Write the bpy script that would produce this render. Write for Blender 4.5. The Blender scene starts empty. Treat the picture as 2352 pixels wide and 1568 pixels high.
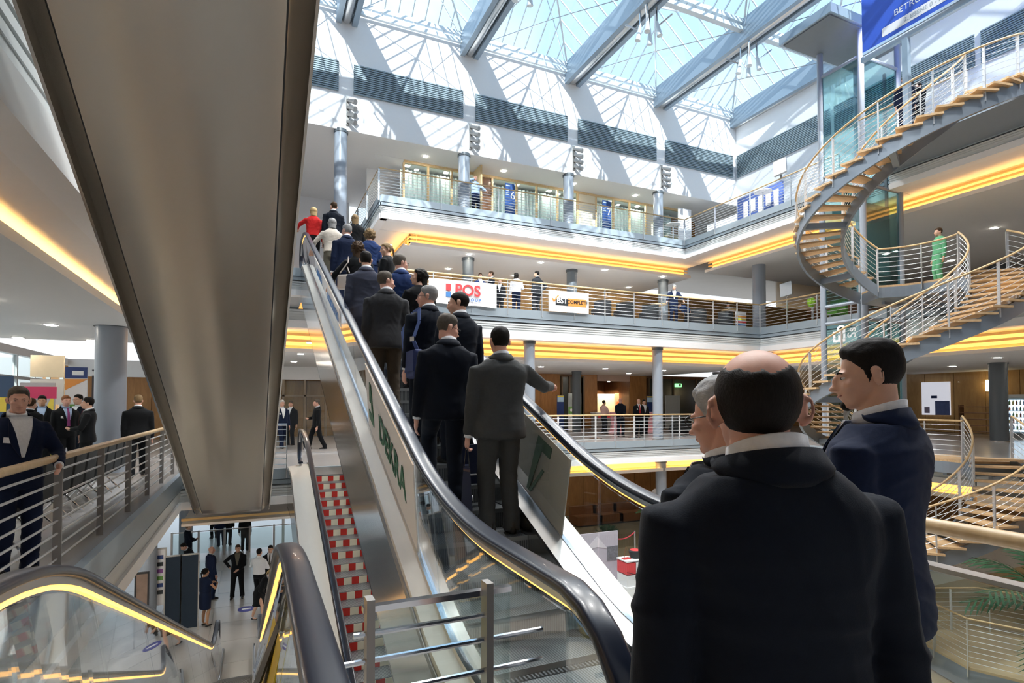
import bpy, bmesh, math, random
import numpy as np
from mathutils import Vector, Matrix, noise as mnoise
random.seed(7); RNG = np.random.default_rng(7)
PI = math.pi
SC = bpy.context.scene
COL = SC.collection
# ------------------------------------------------------------------ camera
EYE = 1.62; FPX = 1295.4; PIT = math.radians(1.535); YAW = math.radians(-24.39); CY = 892.0
cam = bpy.data.cameras.new('camera'); cam_o = bpy.data.objects.new('camera', cam); COL.objects.link(cam_o)
cam.sensor_width = 36.0; cam.lens = FPX/2352*36.0; cam.shift_y = (CY-784)/2352
cam.clip_start = 0.05; cam.clip_end = 300
cam_o.location = (0, 0, EYE); cam_o.rotation_euler = (PI/2+PIT, 0, YAW)
SC.camera = cam_o
cam.dof.use_dof = False
# ------------------------------------------------------------------ sky, sun, exposure
SC.view_settings.view_transform = 'Standard'; SC.view_settings.look = 'None'
SC.view_settings.exposure = 0.9; SC.view_settings.gamma = 1.0; SC.view_settings.use_curve_mapping = False
world = bpy.data.worlds.new('sky'); SC.world = world; world.use_nodes = True
wn = world.node_tree.nodes; wl = world.node_tree.links; wn.clear()
wo = wn.new('ShaderNodeOutputWorld'); wb = wn.new('ShaderNodeBackground'); wt = wn.new('ShaderNodeTexCoord')
wsep = wn.new('ShaderNodeSeparateXYZ'); wr = wn.new('ShaderNodeValToRGB'); wnz = wn.new('ShaderNodeTexNoise'); wmx = wn.new('ShaderNodeMix')
wnz.inputs['Scale'].default_value = 3.0; wnz.inputs['Detail'].default_value = 5
wl.new(wt.outputs['Generated'], wsep.inputs[0]); wl.new(wsep.outputs['Z'], wr.inputs[0]); wl.new(wt.outputs['Generated'], wnz.inputs['Vector'])
cr = wr.color_ramp; cr.elements[0].position = 0.0; cr.elements[0].color = (.42, .42, .40, 1)
cr.elements[1].position = 1.0; cr.elements[1].color = (.40, .66, .95, 1)
e = cr.elements.new(.06); e.color = (.86, .90, .95, 1); e = cr.elements.new(.4); e.color = (.60, .80, .98, 1)
wmx.data_type = 'RGBA'; wcl = wn.new('ShaderNodeMapRange'); wcl.inputs[1].default_value = .45; wcl.inputs[2].default_value = .68
wl.new(wnz.outputs['Fac'], wcl.inputs[0]); wl.new(wcl.outputs[0], wmx.inputs[0])
wl.new(wr.outputs[0], wmx.inputs[6]); wmx.inputs[7].default_value = (.95, .97, 1, 1)
wl.new(wmx.outputs[2], wb.inputs[0]); wb.inputs[1].default_value = .82
wl.new(wb.outputs[0], wo.inputs[0])
SUN_DIR = Vector((.335, 1, -.57)).normalized()
sun = bpy.data.lights.new('sun', 'SUN'); sun_o = bpy.data.objects.new('sun', sun); COL.objects.link(sun_o)
sun.energy = 3.8; sun.angle = math.radians(.6); sun.color = (1, .95, .88)
sun_o.location = (0, -30, 40); sun_o.rotation_euler = SUN_DIR.to_track_quat('-Z', 'Y').to_euler()
# ------------------------------------------------------------------ pixel -> place in the hall (offline measuring tape)
def ray(x, y):
    r = (x-1176)/FPX; u = (CY-y)/FPX; c, s = math.cos(PIT), math.sin(PIT)
    fw = c-u*s; up = u*c+s
    return (fw*math.sin(-YAW)+r*math.cos(YAW), fw*math.cos(YAW)-r*math.sin(-YAW), up)
def onY(x, y, v): d = ray(x, y); t = v/d[1]; return Vector((d[0]*t, v, EYE+d[2]*t))
def onX(x, y, v): d = ray(x, y); t = v/d[0]; return Vector((v, d[1]*t, EYE+d[2]*t))
def onZ(x, y, v): d = ray(x, y); t = (v-EYE)/d[2]; return Vector((d[0]*t, d[1]*t, v))
def atD(x, dep, z):
    r = (x-1176)/FPX
    d = (math.sin(-YAW)+r*math.cos(YAW), math.cos(YAW)-r*math.sin(-YAW)); return Vector((d[0]*dep, d[1]*dep, z))
# ------------------------------------------------------------------ materials
MATS = {}
def mat(name, col, rough=.5, metal=0.0, var=.06, scale=8, bump=0.0, bscale=60, emit=0, ecol=None, spec=.5, aniso=0, coat=0, stretch=None, sheen=0):
    if name in MATS: return MATS[name]
    m = bpy.data.materials.new(name); m.use_nodes = True; MATS[name] = m
    nt = m.node_tree; n = nt.nodes; l = nt.links; b = n['Principled BSDF']
    tc = n.new('ShaderNodeTexCoord'); nz = n.new('ShaderNodeTexNoise'); nz.inputs['Scale'].default_value = scale; nz.inputs['Detail'].default_value = 4
    src = tc.outputs['Object']
    if stretch:
        mp = n.new('ShaderNodeMapping'); mp.inputs['Scale'].default_value = stretch; l.new(src, mp.inputs[0]); src = mp.outputs[0]
    l.new(src, nz.inputs['Vector'])
    mx = n.new('ShaderNodeMix'); mx.data_type = 'RGBA'; l.new(nz.outputs['Fac'], mx.inputs[0])
    c = np.array(col[:3])
    mx.inputs[6].default_value = (*np.clip(c*(1-var), 0, 1), 1); mx.inputs[7].default_value = (*np.clip(c*(1+var), 0, 1), 1)
    l.new(mx.outputs[2], b.inputs['Base Color'])
    b.inputs['Roughness'].default_value = rough; b.inputs['Metallic'].default_value = metal
    b.inputs['Specular IOR Level'].default_value = spec
    if aniso: b.inputs['Anisotropic'].default_value = aniso
    if coat: b.inputs['Coat Weight'].default_value = coat
    if sheen: b.inputs['Sheen Weight'].default_value = sheen; b.inputs['Sheen Roughness'].default_value = .4
    if bump:
        n2 = n.new('ShaderNodeTexNoise'); n2.inputs['Scale'].default_value = bscale; n2.inputs['Detail'].default_value = 3; l.new(src, n2.inputs['Vector'])
        bp = n.new('ShaderNodeBump'); bp.inputs['Strength'].default_value = bump; bp.inputs['Distance'].default_value = .01
        l.new(n2.outputs['Fac'], bp.inputs['Height']); l.new(bp.outputs[0], b.inputs['Normal'])
    if emit:
        b.inputs['Emission Color'].default_value = (*(ecol or col)[:3], 1); b.inputs['Emission Strength'].default_value = emit
    return m
def glass_mat(name, tint=(.86, .95, .95), refl=.12, rough=.02, haze=0):
    if name in MATS: return MATS[name]
    m = bpy.data.materials.new(name); m.use_nodes = True; MATS[name] = m
    nt = m.node_tree; n = nt.nodes; l = nt.links; n.remove(n['Principled BSDF']); o = n['Material Output']
    tr = n.new('ShaderNodeBsdfTransparent'); tr.inputs[0].default_value = (*tint, 1)
    gl = n.new('ShaderNodeBsdfGlossy'); gl.inputs['Roughness'].default_value = rough; gl.inputs[0].default_value = (.95, .97, 1, 1)
    lw = n.new('ShaderNodeLayerWeight'); lw.inputs[0].default_value = .5
    pw = n.new('ShaderNodeMath'); pw.operation = 'POWER'; pw.inputs[1].default_value = 5; l.new(lw.outputs['Facing'], pw.inputs[0])
    fr = n.new('ShaderNodeMath'); fr.operation = 'MULTIPLY_ADD'; fr.inputs[1].default_value = .90; fr.inputs[2].default_value = .035; l.new(pw.outputs[0], fr.inputs[0])
    tc = n.new('ShaderNodeTexCoord'); nz = n.new('ShaderNodeTexNoise'); nz.inputs['Scale'].default_value = 2.0; l.new(tc.outputs['Object'], nz.inputs['Vector'])
    ma = n.new('ShaderNodeMath'); ma.operation = 'MULTIPLY_ADD'; l.new(nz.outputs['Fac'], ma.inputs[0]); ma.inputs[1].default_value = .02; l.new(fr.outputs[0], ma.inputs[2])
    mu = n.new('ShaderNodeMath'); mu.operation = 'MULTIPLY'; l.new(ma.outputs[0], mu.inputs[0]); mu.inputs[1].default_value = refl/.12; mu.use_clamp = True
    mx = n.new('ShaderNodeMixShader'); l.new(mu.outputs[0], mx.inputs[0]); l.new(tr.outputs[0], mx.inputs[1]); l.new(gl.outputs[0], mx.inputs[2])
    last = mx.outputs[0]
    if haze:
        df = n.new('ShaderNodeBsdfDiffuse'); df.inputs[0].default_value = (.9, .95, .95, 1); m2 = n.new('ShaderNodeMixShader'); m2.inputs[0].default_value = haze
        l.new(last, m2.inputs[1]); l.new(df.outputs[0], m2.inputs[2]); last = m2.outputs[0]
    l.new(last, o.inputs[0]); return m
def stripe_mat(name, c1, c2, width, axis='X', rough=.5, metal=0, duty=.5, bump=0, offset=0):
    """flat print / grooves: bands of two colours across one object axis"""
    if name in MATS: return MATS[name]
    m = bpy.data.materials.new(name); m.use_nodes = True; MATS[name] = m
    nt = m.node_tree; n = nt.nodes; l = nt.links; b = n['Principled BSDF']
    tc = n.new('ShaderNodeTexCoord'); sp = n.new('ShaderNodeSeparateXYZ'); l.new(tc.outputs['Object'], sp.inputs[0])
    md = n.new('ShaderNodeMath'); md.operation = 'MULTIPLY_ADD'; l.new(sp.outputs[axis], md.inputs[0]); md.inputs[1].default_value = 1/width; md.inputs[2].default_value = 1000+offset
    fr = n.new('ShaderNodeMath'); fr.operation = 'FRACT'; l.new(md.outputs[0], fr.inputs[0])
    lt = n.new('ShaderNodeMath'); lt.operation = 'LESS_THAN'; l.new(fr.outputs[0], lt.inputs[0]); lt.inputs[1].default_value = duty
    mx = n.new('ShaderNodeMix'); mx.data_type = 'RGBA'; l.new(lt.outputs[0], mx.inputs[0]); mx.inputs[6].default_value = (*c1, 1); mx.inputs[7].default_value = (*c2, 1)
    l.new(mx.outputs[2], b.inputs['Base Color']); b.inputs['Roughness'].default_value = rough; b.inputs['Metallic'].default_value = metal
    if bump:
        bp = n.new('ShaderNodeBump'); bp.inputs['Strength'].default_value = bump; bp.inputs['Distance'].default_value = .008
        l.new(lt.outputs[0], bp.inputs['Height']); l.new(bp.outputs[0], b.inputs['Normal'])
    return m
def wood_mat(name, c1, c2, rough=.45, sc=(3, 3, .6), coat=.15):
    if name in MATS: return MATS[name]
    m = bpy.data.materials.new(name); m.use_nodes = True; MATS[name] = m
    nt = m.node_tree; n = nt.nodes; l = nt.links; b = n['Principled BSDF']
    tc = n.new('ShaderNodeTexCoord'); mp = n.new('ShaderNodeMapping'); mp.inputs['Scale'].default_value = sc; l.new(tc.outputs['Object'], mp.inputs[0])
    nz = n.new('ShaderNodeTexNoise'); nz.inputs['Scale'].default_value = 5; nz.inputs['Detail'].default_value = 6; nz.inputs['Distortion'].default_value = .8; l.new(mp.outputs[0], nz.inputs['Vector'])
    rp = n.new('ShaderNodeValToRGB'); rp.color_ramp.elements[0].position = .3; rp.color_ramp.elements[1].position = .7
    rp.color_ramp.elements[0].color = (*c1, 1); rp.color_ramp.elements[1].color = (*c2, 1); l.new(nz.outputs['Fac'], rp.inputs[0]); l.new(rp.outputs[0], b.inputs['Base Color'])
    b.inputs['Roughness'].default_value = rough; b.inputs['Coat Weight'].default_value = coat
    return m
M_WHITE = mat('white_plaster', (.90, .90, .91), .75, var=.02)
M_SOFFIT = mat('soffit_plaster', (.88, .87, .86), .8, var=.02)
M_CEIL = mat('ceiling_plaster', (.80, .80, .80), .8, var=.02)
M_FASCIA = mat('blue_grey_fascia', (.36, .43, .49), .4, var=.03, metal=.2)
M_RIB = mat('pale_rib', (.66, .69, .70), .5, var=.02)
M_DARKLINE = mat('dark_gap', (.06, .07, .08), .5)
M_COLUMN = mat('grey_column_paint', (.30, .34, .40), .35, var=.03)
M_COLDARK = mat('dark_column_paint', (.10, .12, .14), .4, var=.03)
M_STEEL = mat('brushed_steel', (.62, .61, .60), .3, 1.0, var=.05, scale=3, stretch=(1, .15, 8))
M_DECK = mat('satin_steel_deck', (.86, .81, .74), .42, .45, var=.03, scale=2, stretch=(8, .1, 8))
M_MIRROR = mat('polished_steel_panel', (.66, .65, .63), .16, 1.0, var=.03, scale=1.2)
M_CHROME = mat('chrome_bar', (.75, .77, .80), .15, 1.0, var=.02)
M_RAILSTEEL = mat('painted_rail_grey', (.62, .65, .68), .35, .6, var=.02)
M_POST = mat('dull_post_steel', (.34, .33, .32), .4, .8, var=.04)
M_BEAM = mat('roof_beam_paint', (.34, .42, .50), .35, .4, var=.03)
M_BAR = mat('roof_glazing_bar', (.70, .76, .80), .4, .2, var=.02)
M_STAIRST = mat('stair_steel_paint', (.25, .30, .36), .4, .4, var=.04)
M_RUBBER = mat('black_rubber', (.008, .013, .028), .30, 0, var=.1, spec=.6, coat=.12)
M_BLACKPL = mat('black_plastic', (.02, .02, .022), .4)
M_WOODRAIL = wood_mat('beech_handrail', (.52, .35, .17), (.64, .46, .25), .35)
M_WOODWALL = wood_mat('wood_panelling', (.34, .15, .045), (.46, .22, .07), .45, (1.5, 1.5, .3))
M_WOODDARK = wood_mat('dark_wood_panelling', (.13, .055, .02), (.19, .085, .035), .45, (1.5, 1.5, .3))
M_WOODLIGHT = wood_mat('light_wood', (.70, .50, .26), (.80, .60, .34), .5)
M_TREAD = wood_mat('oak_tread', (.50, .33, .17), (.64, .45, .26), .5, (.8, 3, 3))
M_GLASS = glass_mat('clear_glass', (.90, .96, .96), .12)
M_ROOFGLASS = glass_mat('roof_glass', (.90, .96, 1.0), .06)
M_BALGLASS = glass_mat('balustrade_glass', (.93, .96, .96), .16)
M_TEALGLASS = glass_mat('teal_lift_glass', (.62, .80, .80), .2)
M_CURTAIN = mat('pale_curtain', (.72, .82, .84), .9, var=.10, scale=5, stretch=(12, 12, .2))
M_FLOOR0 = mat('pale_stone_floor', (.44, .43, .41), .28, var=.06, scale=1.5)
M_FLOOR1 = mat('polished_grey_floor', (.42, .41, .41), .18, var=.05, scale=1.2)
M_COVE = mat('warm_cove_light', (1, .66, .24), .5, emit=1.0, ecol=(1, .48, .12))
M_SLAT = mat('bronze_slat', (.62, .46, .22), .4, .3, var=.04)
M_UPLIGHT = mat('warm_uplight', (1, .7, .3), .5, emit=10, ecol=(1, .58, .19))
M_STRIP = mat('warm_light_strip', (1, .8, .45), .5, emit=1.15, ecol=(1, .46, .08))
M_LAMP = mat('lamp_white', (1, .95, .85), .5, emit=6, ecol=(1, .93, .82))
M_WHITEPAPER = mat('white_print', (.88, .88, .90), .6, var=.01)
M_BLUEPRINT = mat('blue_print', (.045, .12, .62), .5, var=.05)
M_NAVY = mat('navy_print', (.02, .05, .20), .5, var=.05)
M_TXTWHITE = mat('white_lettering', (.92, .93, .95), .5, var=.01)
M_TXTBLUE = mat('blue_lettering', (.08, .26, .62), .5, var=.01)
M_TXTRED = mat('red_lettering', (.80, .07, .08), .5, var=.01)
M_TXTGREEN = mat('green_lettering', (.03, .16, .09), .5, var=.01)
M_TXTBLACK = mat('black_lettering', (.02, .025, .03), .5, var=.01)
M_ORANGE = mat('orange_print', (.90, .36, .08), .5, var=.01)
M_LEAF = mat('palm_leaf', (.012, .045, .016), .75, spec=.15, var=.3, scale=12)
M_TREADRIB = stripe_mat('ribbed_step_metal', (.10, .11, .12), (.26, .28, .29), .018, 'X', .4, .7, .55, .6)
M_STRIPES = stripe_mat('red_and_cream_print', (.62, .03, .02), (.88, .80, .62), .25, 'X', .5, 0, .52)
# ------------------------------------------------------------------ mesh helpers
class MB:
    def __init__(s): s.v = []; s.f = []; s.mi = []; s.cur = 0
    def add(s, vs, fs, mi=0):
        o = len(s.v); s.v += [tuple(p) for p in vs]; s.f += [tuple(i+o for i in f) for f in fs]; s.mi += [mi]*len(fs); return s
    def box(s, x0, x1, y0, y1, z0, z1, mi=0):
        v = [(x0, y0, z0), (x1, y0, z0), (x1, y1, z0), (x0, y1, z0), (x0, y0, z1), (x1, y0, z1), (x1, y1, z1), (x0, y1, z1)]
        return s.add(v, [(3, 2, 1, 0), (4, 5, 6, 7), (0, 1, 5, 4), (1, 2, 6, 5), (2, 3, 7, 6), (3, 0, 4, 7)], mi)
    def obox(s, c, ux, uy, uz, mi=0):
        c, ux, uy, uz = map(Vector, (c, ux, uy, uz))
        v = [c+a*ux+b*uy+d*uz for d in (-1, 1) for a, b in ((-1, -1), (1, -1), (1, 1), (-1, 1))]
        return s.add(v, [(3, 2, 1, 0), (4, 5, 6, 7), (0, 1, 5, 4), (1, 2, 6, 5), (2, 3, 7, 6), (3, 0, 4, 7)], mi)
    def bar(s, a, b, w, h, up=(0, 0, 1), mi=0):
        a, b = Vector(a), Vector(b); d = (b-a); L = d.length; d.normalize(); u = Vector(up); x = d.cross(u)
        if x.length < 1e-4: x = d.cross(Vector((1, 0, 0)))
        x.normalize(); u = x.cross(d)
        return s.obox((a+b)/2, d*L/2, x*w/2, u*h/2, mi)
    def tube(s, pts, r, n=8, closed=False, mi=0, sx=1.0):
        pts = [Vector(p) for p in pts]; k = len(pts); rs = r if hasattr(r, '__len__') else [r]*k
        vs = []; fs = []; prev = None
        for i, p in enumerate(pts):
            a = pts[(i-1) % k] if (closed or i > 0) else p; b = pts[(i+1) % k] if (closed or i < k-1) else p
            d = (b-a).normalized()
            if prev is None:
                x = d.cross(Vector((0, 0, 1)));
                if x.length < 1e-3: x = d.cross(Vector((0, 1, 0)))
                x.normalize()
            else:
                x = prev-d*prev.dot(d); x.normalize()
            prev = x; y = x.cross(d)
            for j in range(n):
                t = 2*PI*j/n; vs.append(p+(x*math.cos(t)*sx+y*math.sin(t))*rs[i])
        m = k if closed else k-1
        for i in range(m):
            for j in range(n):
                a = i*n+j; b = i*n+(j+1) % n; c = ((i+1) % k)*n+(j+1) % n; d2 = ((i+1) % k)*n+j; fs.append((a, b, c, d2))
        if not closed: fs.append(tuple(range(n))[::-1]); fs.append(tuple((k-1)*n+j for j in range(n)))
        return s.add(vs, fs, mi)
    def cyl(s, c, r, z0, z1, n=20, r2=None, mi=0):
        r2 = r if r2 is None else r2
        vs = [(c[0]+r*math.cos(2*PI*j/n), c[1]+r*math.sin(2*PI*j/n), z0) for j in range(n)]+[(c[0]+r2*math.cos(2*PI*j/n), c[1]+r2*math.sin(2*PI*j/n), z1) for j in range(n)]
        fs = [(j, (j+1) % n, n+(j+1) % n, n+j) for j in range(n)]+[tuple(range(n))[::-1], tuple(range(n, 2*n))]
        return s.add(vs, fs, mi)
    def lathe(s, c, prof, n=20, mi=0):
        vs = []; fs = []
        for r, z in prof: vs += [(c[0]+r*math.cos(2*PI*j/n), c[1]+r*math.sin(2*PI*j/n), c[2]+z) for j in range(n)]
        for i in range(len(prof)-1):
            for j in range(n): fs.append((i*n+j, i*n+(j+1) % n, (i+1)*n+(j+1) % n, (i+1)*n+j))
        fs.append(tuple(range(n))[::-1]); fs.append(tuple((len(prof)-1)*n+j for j in range(n)))
        return s.add(vs, fs, mi)
    def prism(s, poly, z0, z1, mi=0):
        n = len(poly); vs = [(p[0], p[1], z0) for p in poly]+[(p[0], p[1], z1) for p in poly]
        return s.add(vs, [tuple(range(n))[::-1], tuple(range(n, 2*n))]+[(i, (i+1) % n, n+(i+1) % n, n+i) for i in range(n)], mi)
    def sweep(s, path, prof, closedprof=True, mi=0):
        """prof: list of (x offset, vertical offset normal to the path); path in the Y-Z plane at given x: list of (x,y,z)"""
        vs = []; fs = []; P = [Vector(p) for p in path]; n = len(prof)
        for i, p in enumerate(P):
            d = (P[min(i+1, len(P)-1)]-P[max(i-1, 0)]).normalized(); nrm = Vector((0, -d.z, d.y))
            for px, pn in prof: vs.append(p+Vector((px, 0, 0))+nrm*pn)
        for i in range(len(P)-1):
            for j in range(n if closedprof else n-1):
                fs.append((i*n+j, i*n+(j+1) % n, (i+1)*n+(j+1) % n, (i+1)*n+j))
        if closedprof: fs.append(tuple(range(n))[::-1]); fs.append(tuple((len(P)-1)*n+j for j in range(n)))
        return s.add(vs, fs, mi)
    def mesh(s, name, mats, smooth=False):
        me = bpy.data.meshes.new(name); me.from_pydata(s.v, [], s.f)
        for m in (mats if isinstance(mats, (list, tuple)) else [mats]): me.materials.append(m)
        if any(s.mi): me.polygons.foreach_set('material_index', s.mi)
        bm = bmesh.new(); bm.from_mesh(me); bmesh.ops.recalc_face_normals(bm, faces=bm.faces); bm.to_mesh(me); bm.free()
        if smooth: smooth_mesh(me)
        return me
def smooth_mesh(me, ang=40):
    me.polygons.foreach_set('use_smooth', [True]*len(me.polygons))
    if ang:
        try: me.set_sharp_from_angle(angle=math.radians(ang))
        except Exception: pass
def link(name, me, parent=None, off=None):
    o = bpy.data.objects.new(name, me); COL.objects.link(o)
    if parent is not None:
        o.parent = parent
        if off is not None: o.location = off
    return o
def thing(name, label, cat, loc=(0, 0, 0), rotz=0, group=None):
    o = bpy.data.objects.new(name, None); COL.objects.link(o); o.empty_display_size = .1
    o.location = loc; o.rotation_euler = (0, 0, rotz); o['label'] = label; o['category'] = cat
    if group: o['group'] = group
    return o
def part(t, name, mb, m, smooth=False, label=None, kind=None):
    """mb is in hall coordinates: shifted so that the unrotated thing carries it"""
    me = mb.mesh(name, m, smooth); o = link(name, me, t)
    w = Vector((0, 0, 0)); p = t
    while p is not None: w += Vector(p.location); p = p.parent
    o.location = -w
    if label: o['label'] = label
    if kind: o['kind'] = kind
    return o
def tag(o, label, cat, group=None):
    o['label'] = label; o['category'] = cat
    if group: o['group'] = group
    return o
def struct(name, mb, m, parent=None, smooth=False):
    o = link(name, mb.mesh(name, m, smooth), parent); o['kind'] = 'structure'; return o
TXT_N = 0
def text_mesh(s, size, m, depth=.004, bold=0.0, spacing=1.0, align='CENTER'):
    cu = bpy.data.curves.new('lettering', 'FONT'); cu.body = s; cu.size = size; cu.extrude = depth; cu.offset = bold; cu.space_character = spacing
    cu.align_x = align; cu.align_y = 'CENTER'
    o = bpy.data.objects.new('lettering', cu); COL.objects.link(o)
    dg = bpy.context.evaluated_depsgraph_get(); dg.update()
    me = bpy.data.meshes.new_from_object(o.evaluated_get(dg)); bpy.data.objects.remove(o); bpy.data.curves.remove(cu)
    me.materials.clear(); me.materials.append(m); return me
def letters(t, s, size, loc, right, up, m, **k):
    """text as a part of thing t; loc in hall coordinates"""
    me = text_mesh(s, size, m, **k); right = Vector(right).normalized(); up = Vector(up); up = (up-right*up.dot(right)).normalized()
    nrm = right.cross(up); M = Matrix((right, up, nrm)).transposed().to_4x4()
    me.transform(M); me.transform(Matrix.Translation(Vector(loc)-Vector(t.location)))
    return link('lettering', me, t)
# ================================================================== THE HALL
L0, L1F, L2, L3 = -5.0, 0.05, 5.2, 9.75
YA, XB = 19.5, 21.8          # gallery edges of the middle floors (far side, right side)
YA3, XB3 = 22.0, 19.5        # top gallery edges
ROOFZ = 16.3
struct('floor', MB().box(-9, 37, -11, 38, L0-.3, L0), M_FLOOR0)
struct('floor', MB().box(4.2, 36.3, 19.6, 28.9, L0+.001, L0+.012), mat('olive_brown_shade_floor', (.15, .115, .06), .85, var=.15, scale=4))  # brown sheet: colour stands in for the dim floor under the gallery
struct('floor', MB().box(9.5, 36.3, -4, 12.5, L0+.001, L0+.012), mat('tan_shade_floor', (.30, .215, .11), .35, var=.12, scale=2))  # tan sheet, its colour darkened to carry the shade on this floor
# joint lines of the lobby slabs: real tiles on the part seen between the escalators
fl = bpy.data.objects['floor']
tile = MB().box(-.744, .744, -.744, .744, 0, .012).mesh('floor_tile', mat('lobby_stone_tile', (.46, .45, .43), .25, var=.07, scale=.9))
for i in range(6):
    for j in range(8):
        o = link('tile', tile, fl, (-3.4+1.5*i, 15.5+1.5*j, L0+.001))
# --- gallery slabs (floor plates)
def slab(name, x0, x1, y0, y1, zt, th, m=M_FLOOR1): return struct(name, MB().box(x0, x1, y0, y1, zt-th, zt), m)
slab('floor', -8, 36.5, YA, 30.5, L1F, .5); slab('floor', -8, 2.7, 15.2, YA, 0, .5); slab('floor', -8, -1.62, -10, 15.2, 0, .5)
slab('floor', -1.62, 36.5, -10, .9, 0, .5); slab('floor', 2.75, 3.6, .9, 2.2, 0, .4); slab('floor', 19.5, 36.5, .9, 11.95, 0, .5); slab('floor', 20.3, 36.5, 11.95, 13.6, 0, .5); slab('floor', 19.5, 36.5, 13.6, YA, 0, .5)
slab('floor', .25, .9, .9, 1.9, 0, .4)
slab('floor', -8, 36.5, YA, 30.5, L2, .45); slab('floor', XB, 36.5, -10, YA, L2, .45); slab('floor', -8, -1.62, -10, YA, L2, .45)
slab('floor', -1.62, 1.0, -10, 2.3, L2, .45); slab('floor', .8, 2.7, 16.0, YA, L2, .45)
slab('floor', 4.35, 36.5, YA3, 30.5, L3, .45); slab('floor', XB3, 24, -2, 11.95, L3, .45); slab('floor', 20.3, 24, 11.95, 13.6, L3, .45); slab('floor', XB3, 24, 13.6, YA3, L3, .45)
slab('floor', 17.6, XB3, 6.9, 11.9, L3, .35, M_STAIRST)
# --- edge profiles: fascia, recessed ribs, white band. axis 'A' runs along X at Y=e, 'B' runs along Y at X=e (room side is minus)
TN = [0]
def edge(axis, e, a, b, zt, zb, sgn=-1):
    """fascia of a gallery from zt (floor) down to zb; sgn: direction of the atrium"""
    def bx(mb, d0, d1, z0, z1):
        p, q = sorted((e+sgn*d0, e+sgn*d1))
        return mb.box(a, b, p, q, z0, z1) if axis == 'A' else mb.box(p, q, a, b, z0, z1)
    h = zt-zb; TN[0] += 1
    root = struct('trim_%d' % TN[0], bx(MB(), 0, .10, zt-.28*h, zt+.02), M_FASCIA)
    o = struct('trim', bx(MB(), .0, .07, zt-.42*h, zt-.30*h), M_FASCIA, root)
    struct('trim', bx(MB(), 0, .03, zt-.45*h, zt-.27*h), M_DARKLINE, root)
    for k in range(4):
        z = zt-(.47+.075*k)*h; struct('rib', bx(MB(), -.02, .05-.012*k, z-.055*h, z), M_RIB, root)
    struct('trim', bx(MB(), -.25, .01, zb+.01, zt-.45*h), M_RIB, root)
    struct('trim', bx(MB(), -.25, .06, zb, zt-.78*h), M_WHITE, root)
    return root
edge('A', YA, 2.7, XB, L1F, -.86); edge('A', 15.2, -1.62, 2.7, 0, -.86); edge('B', -1.62, -9, 15.2, 0, -.86, 1); edge('B', 19.5, -2, 11.95, 0, -.86); edge('B', 19.5, 13.6, YA, 0, -.86); edge('B', 20.32, 11.95, 13.6, 0, -.86)
edge('A', YA, -1.62, XB, L2, 4.08); edge('B', XB, -2, YA, L2, 4.08); edge('B', -1.62, -9, YA, L2, 3.63, 1)
edge('A', YA3, 4.35, XB3, L3, 8.86); edge('B', XB3, -2, 11.95, L3, 8.86); edge('B', XB3, 13.6, YA3, L3, 8.86); edge('B', 20.32, 11.95, 13.6, L3, 8.86); edge('B', 4.35, YA3, 30, L3, 8.86)
edge('A', 16.0, .8, 2.7, L2, 4.5)
# --- ceilings with warm coves and slatted grilles
def cove(axis, e, a, b, zs, zc, back, far, sgn=1, nsl=3, light=True, xa=None):
    """soffit at zs from edge e to e+back, grille between zc and zs, lower ceiling zc from there to far"""
    g = e+sgn*back
    def bx(mb, p, q, z0, z1, a=a, b=b):
        p, q = sorted((p, q)); return mb.box(a, b, p, q, z0, z1) if axis == 'A' else mb.box(p, q, a, b, z0, z1)
    root = struct('ceiling', bx(MB(), e-sgn*.0, g+sgn*.5, zs+.015, zs+.06), M_SOFFIT)
    struct('ceiling', bx(MB(), g, far, zc-.06, zc, a if xa is None else xa), M_CEIL, root)
    hh = zs-zc
    for k in range(nsl):
        z = zc+hh*(.16+.72*k/max(1, nsl-1)*.9)
        o = struct('slat', bx(MB(), g, g+sgn*.07, z, z+hh*.13, a if xa is None else xa), M_SLAT, root)
    if light:
        o = struct('cove_light', bx(MB(), g+sgn*.30, g+sgn*.34, zc+.02, zs-.02, a if xa is None else xa), M_COVE, root)
        aa = a if xa is None else xa
        o = struct('ledge', bx(MB(), g-sgn*.20, g, zc-.06, zc, aa), M_CEIL, root); struct('ledge_lip', bx(MB(), g-sgn*.23, g-sgn*.20, zc-.06, zc+.075, aa), M_CEIL, root)
        struct('uplight_strip', bx(MB(), g-sgn*.16, g-sgn*.11, zc+.002, zc+.015, aa), M_UPLIGHT, root)
    return root
cove('A', YA3, 4.35, XB3+1.5, 8.86, 8.36, 1.5, 30, xa=5.85); cove('B', XB3, -2, 11.95, 8.86, 8.36, 1.5, 36.4); cove('B', XB3, 13.6, YA3, 8.86, 8.36, 1.5, 36.4); cove('B', 20.3, 11.95, 13.6, 8.86, 8.36, .7, 36.4)
cove('B', 4.35, YA3+1.5, 30, 8.85, 8.36, 1.5, 5.86)
cove('A', YA, -1.62, XB+1.1, 4.08, 3.42, 1.1, 30); cove('B', XB, -2, YA+1.1, 4.08, 3.42, 1.1, 36.4)
cove('B', -1.62, -9, YA, 3.63, 3.45, 1.05, -8, -1, 2)
cove('A', YA, 2.7, 19.5+1.2, -.86, -1.32, .9, 30, nsl=2); cove('B', 19.5, -2, 11.95, -.86, -1.32, .9, 36.4, nsl=2); cove('B', 19.5, 13.6, YA+.9, -.86, -1.32, .9, 36.4, nsl=2); cove('B', 20.3, 11.95, 13.6, -.86, -1.32, .3, 36.4, nsl=2)
cove('B', -1.62, -9, 15.2, -.86, -1.3, .9, -8, -1, 2); cove('A', 15.2, -1.62, 2.7, -.86, -1.3, .6, 19.4, 1, 2, light=False)
struct('ceiling', MB().box(-8, 24, YA3-.0, 30.5, 12.06, 12.1), M_SOFFIT)
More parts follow.
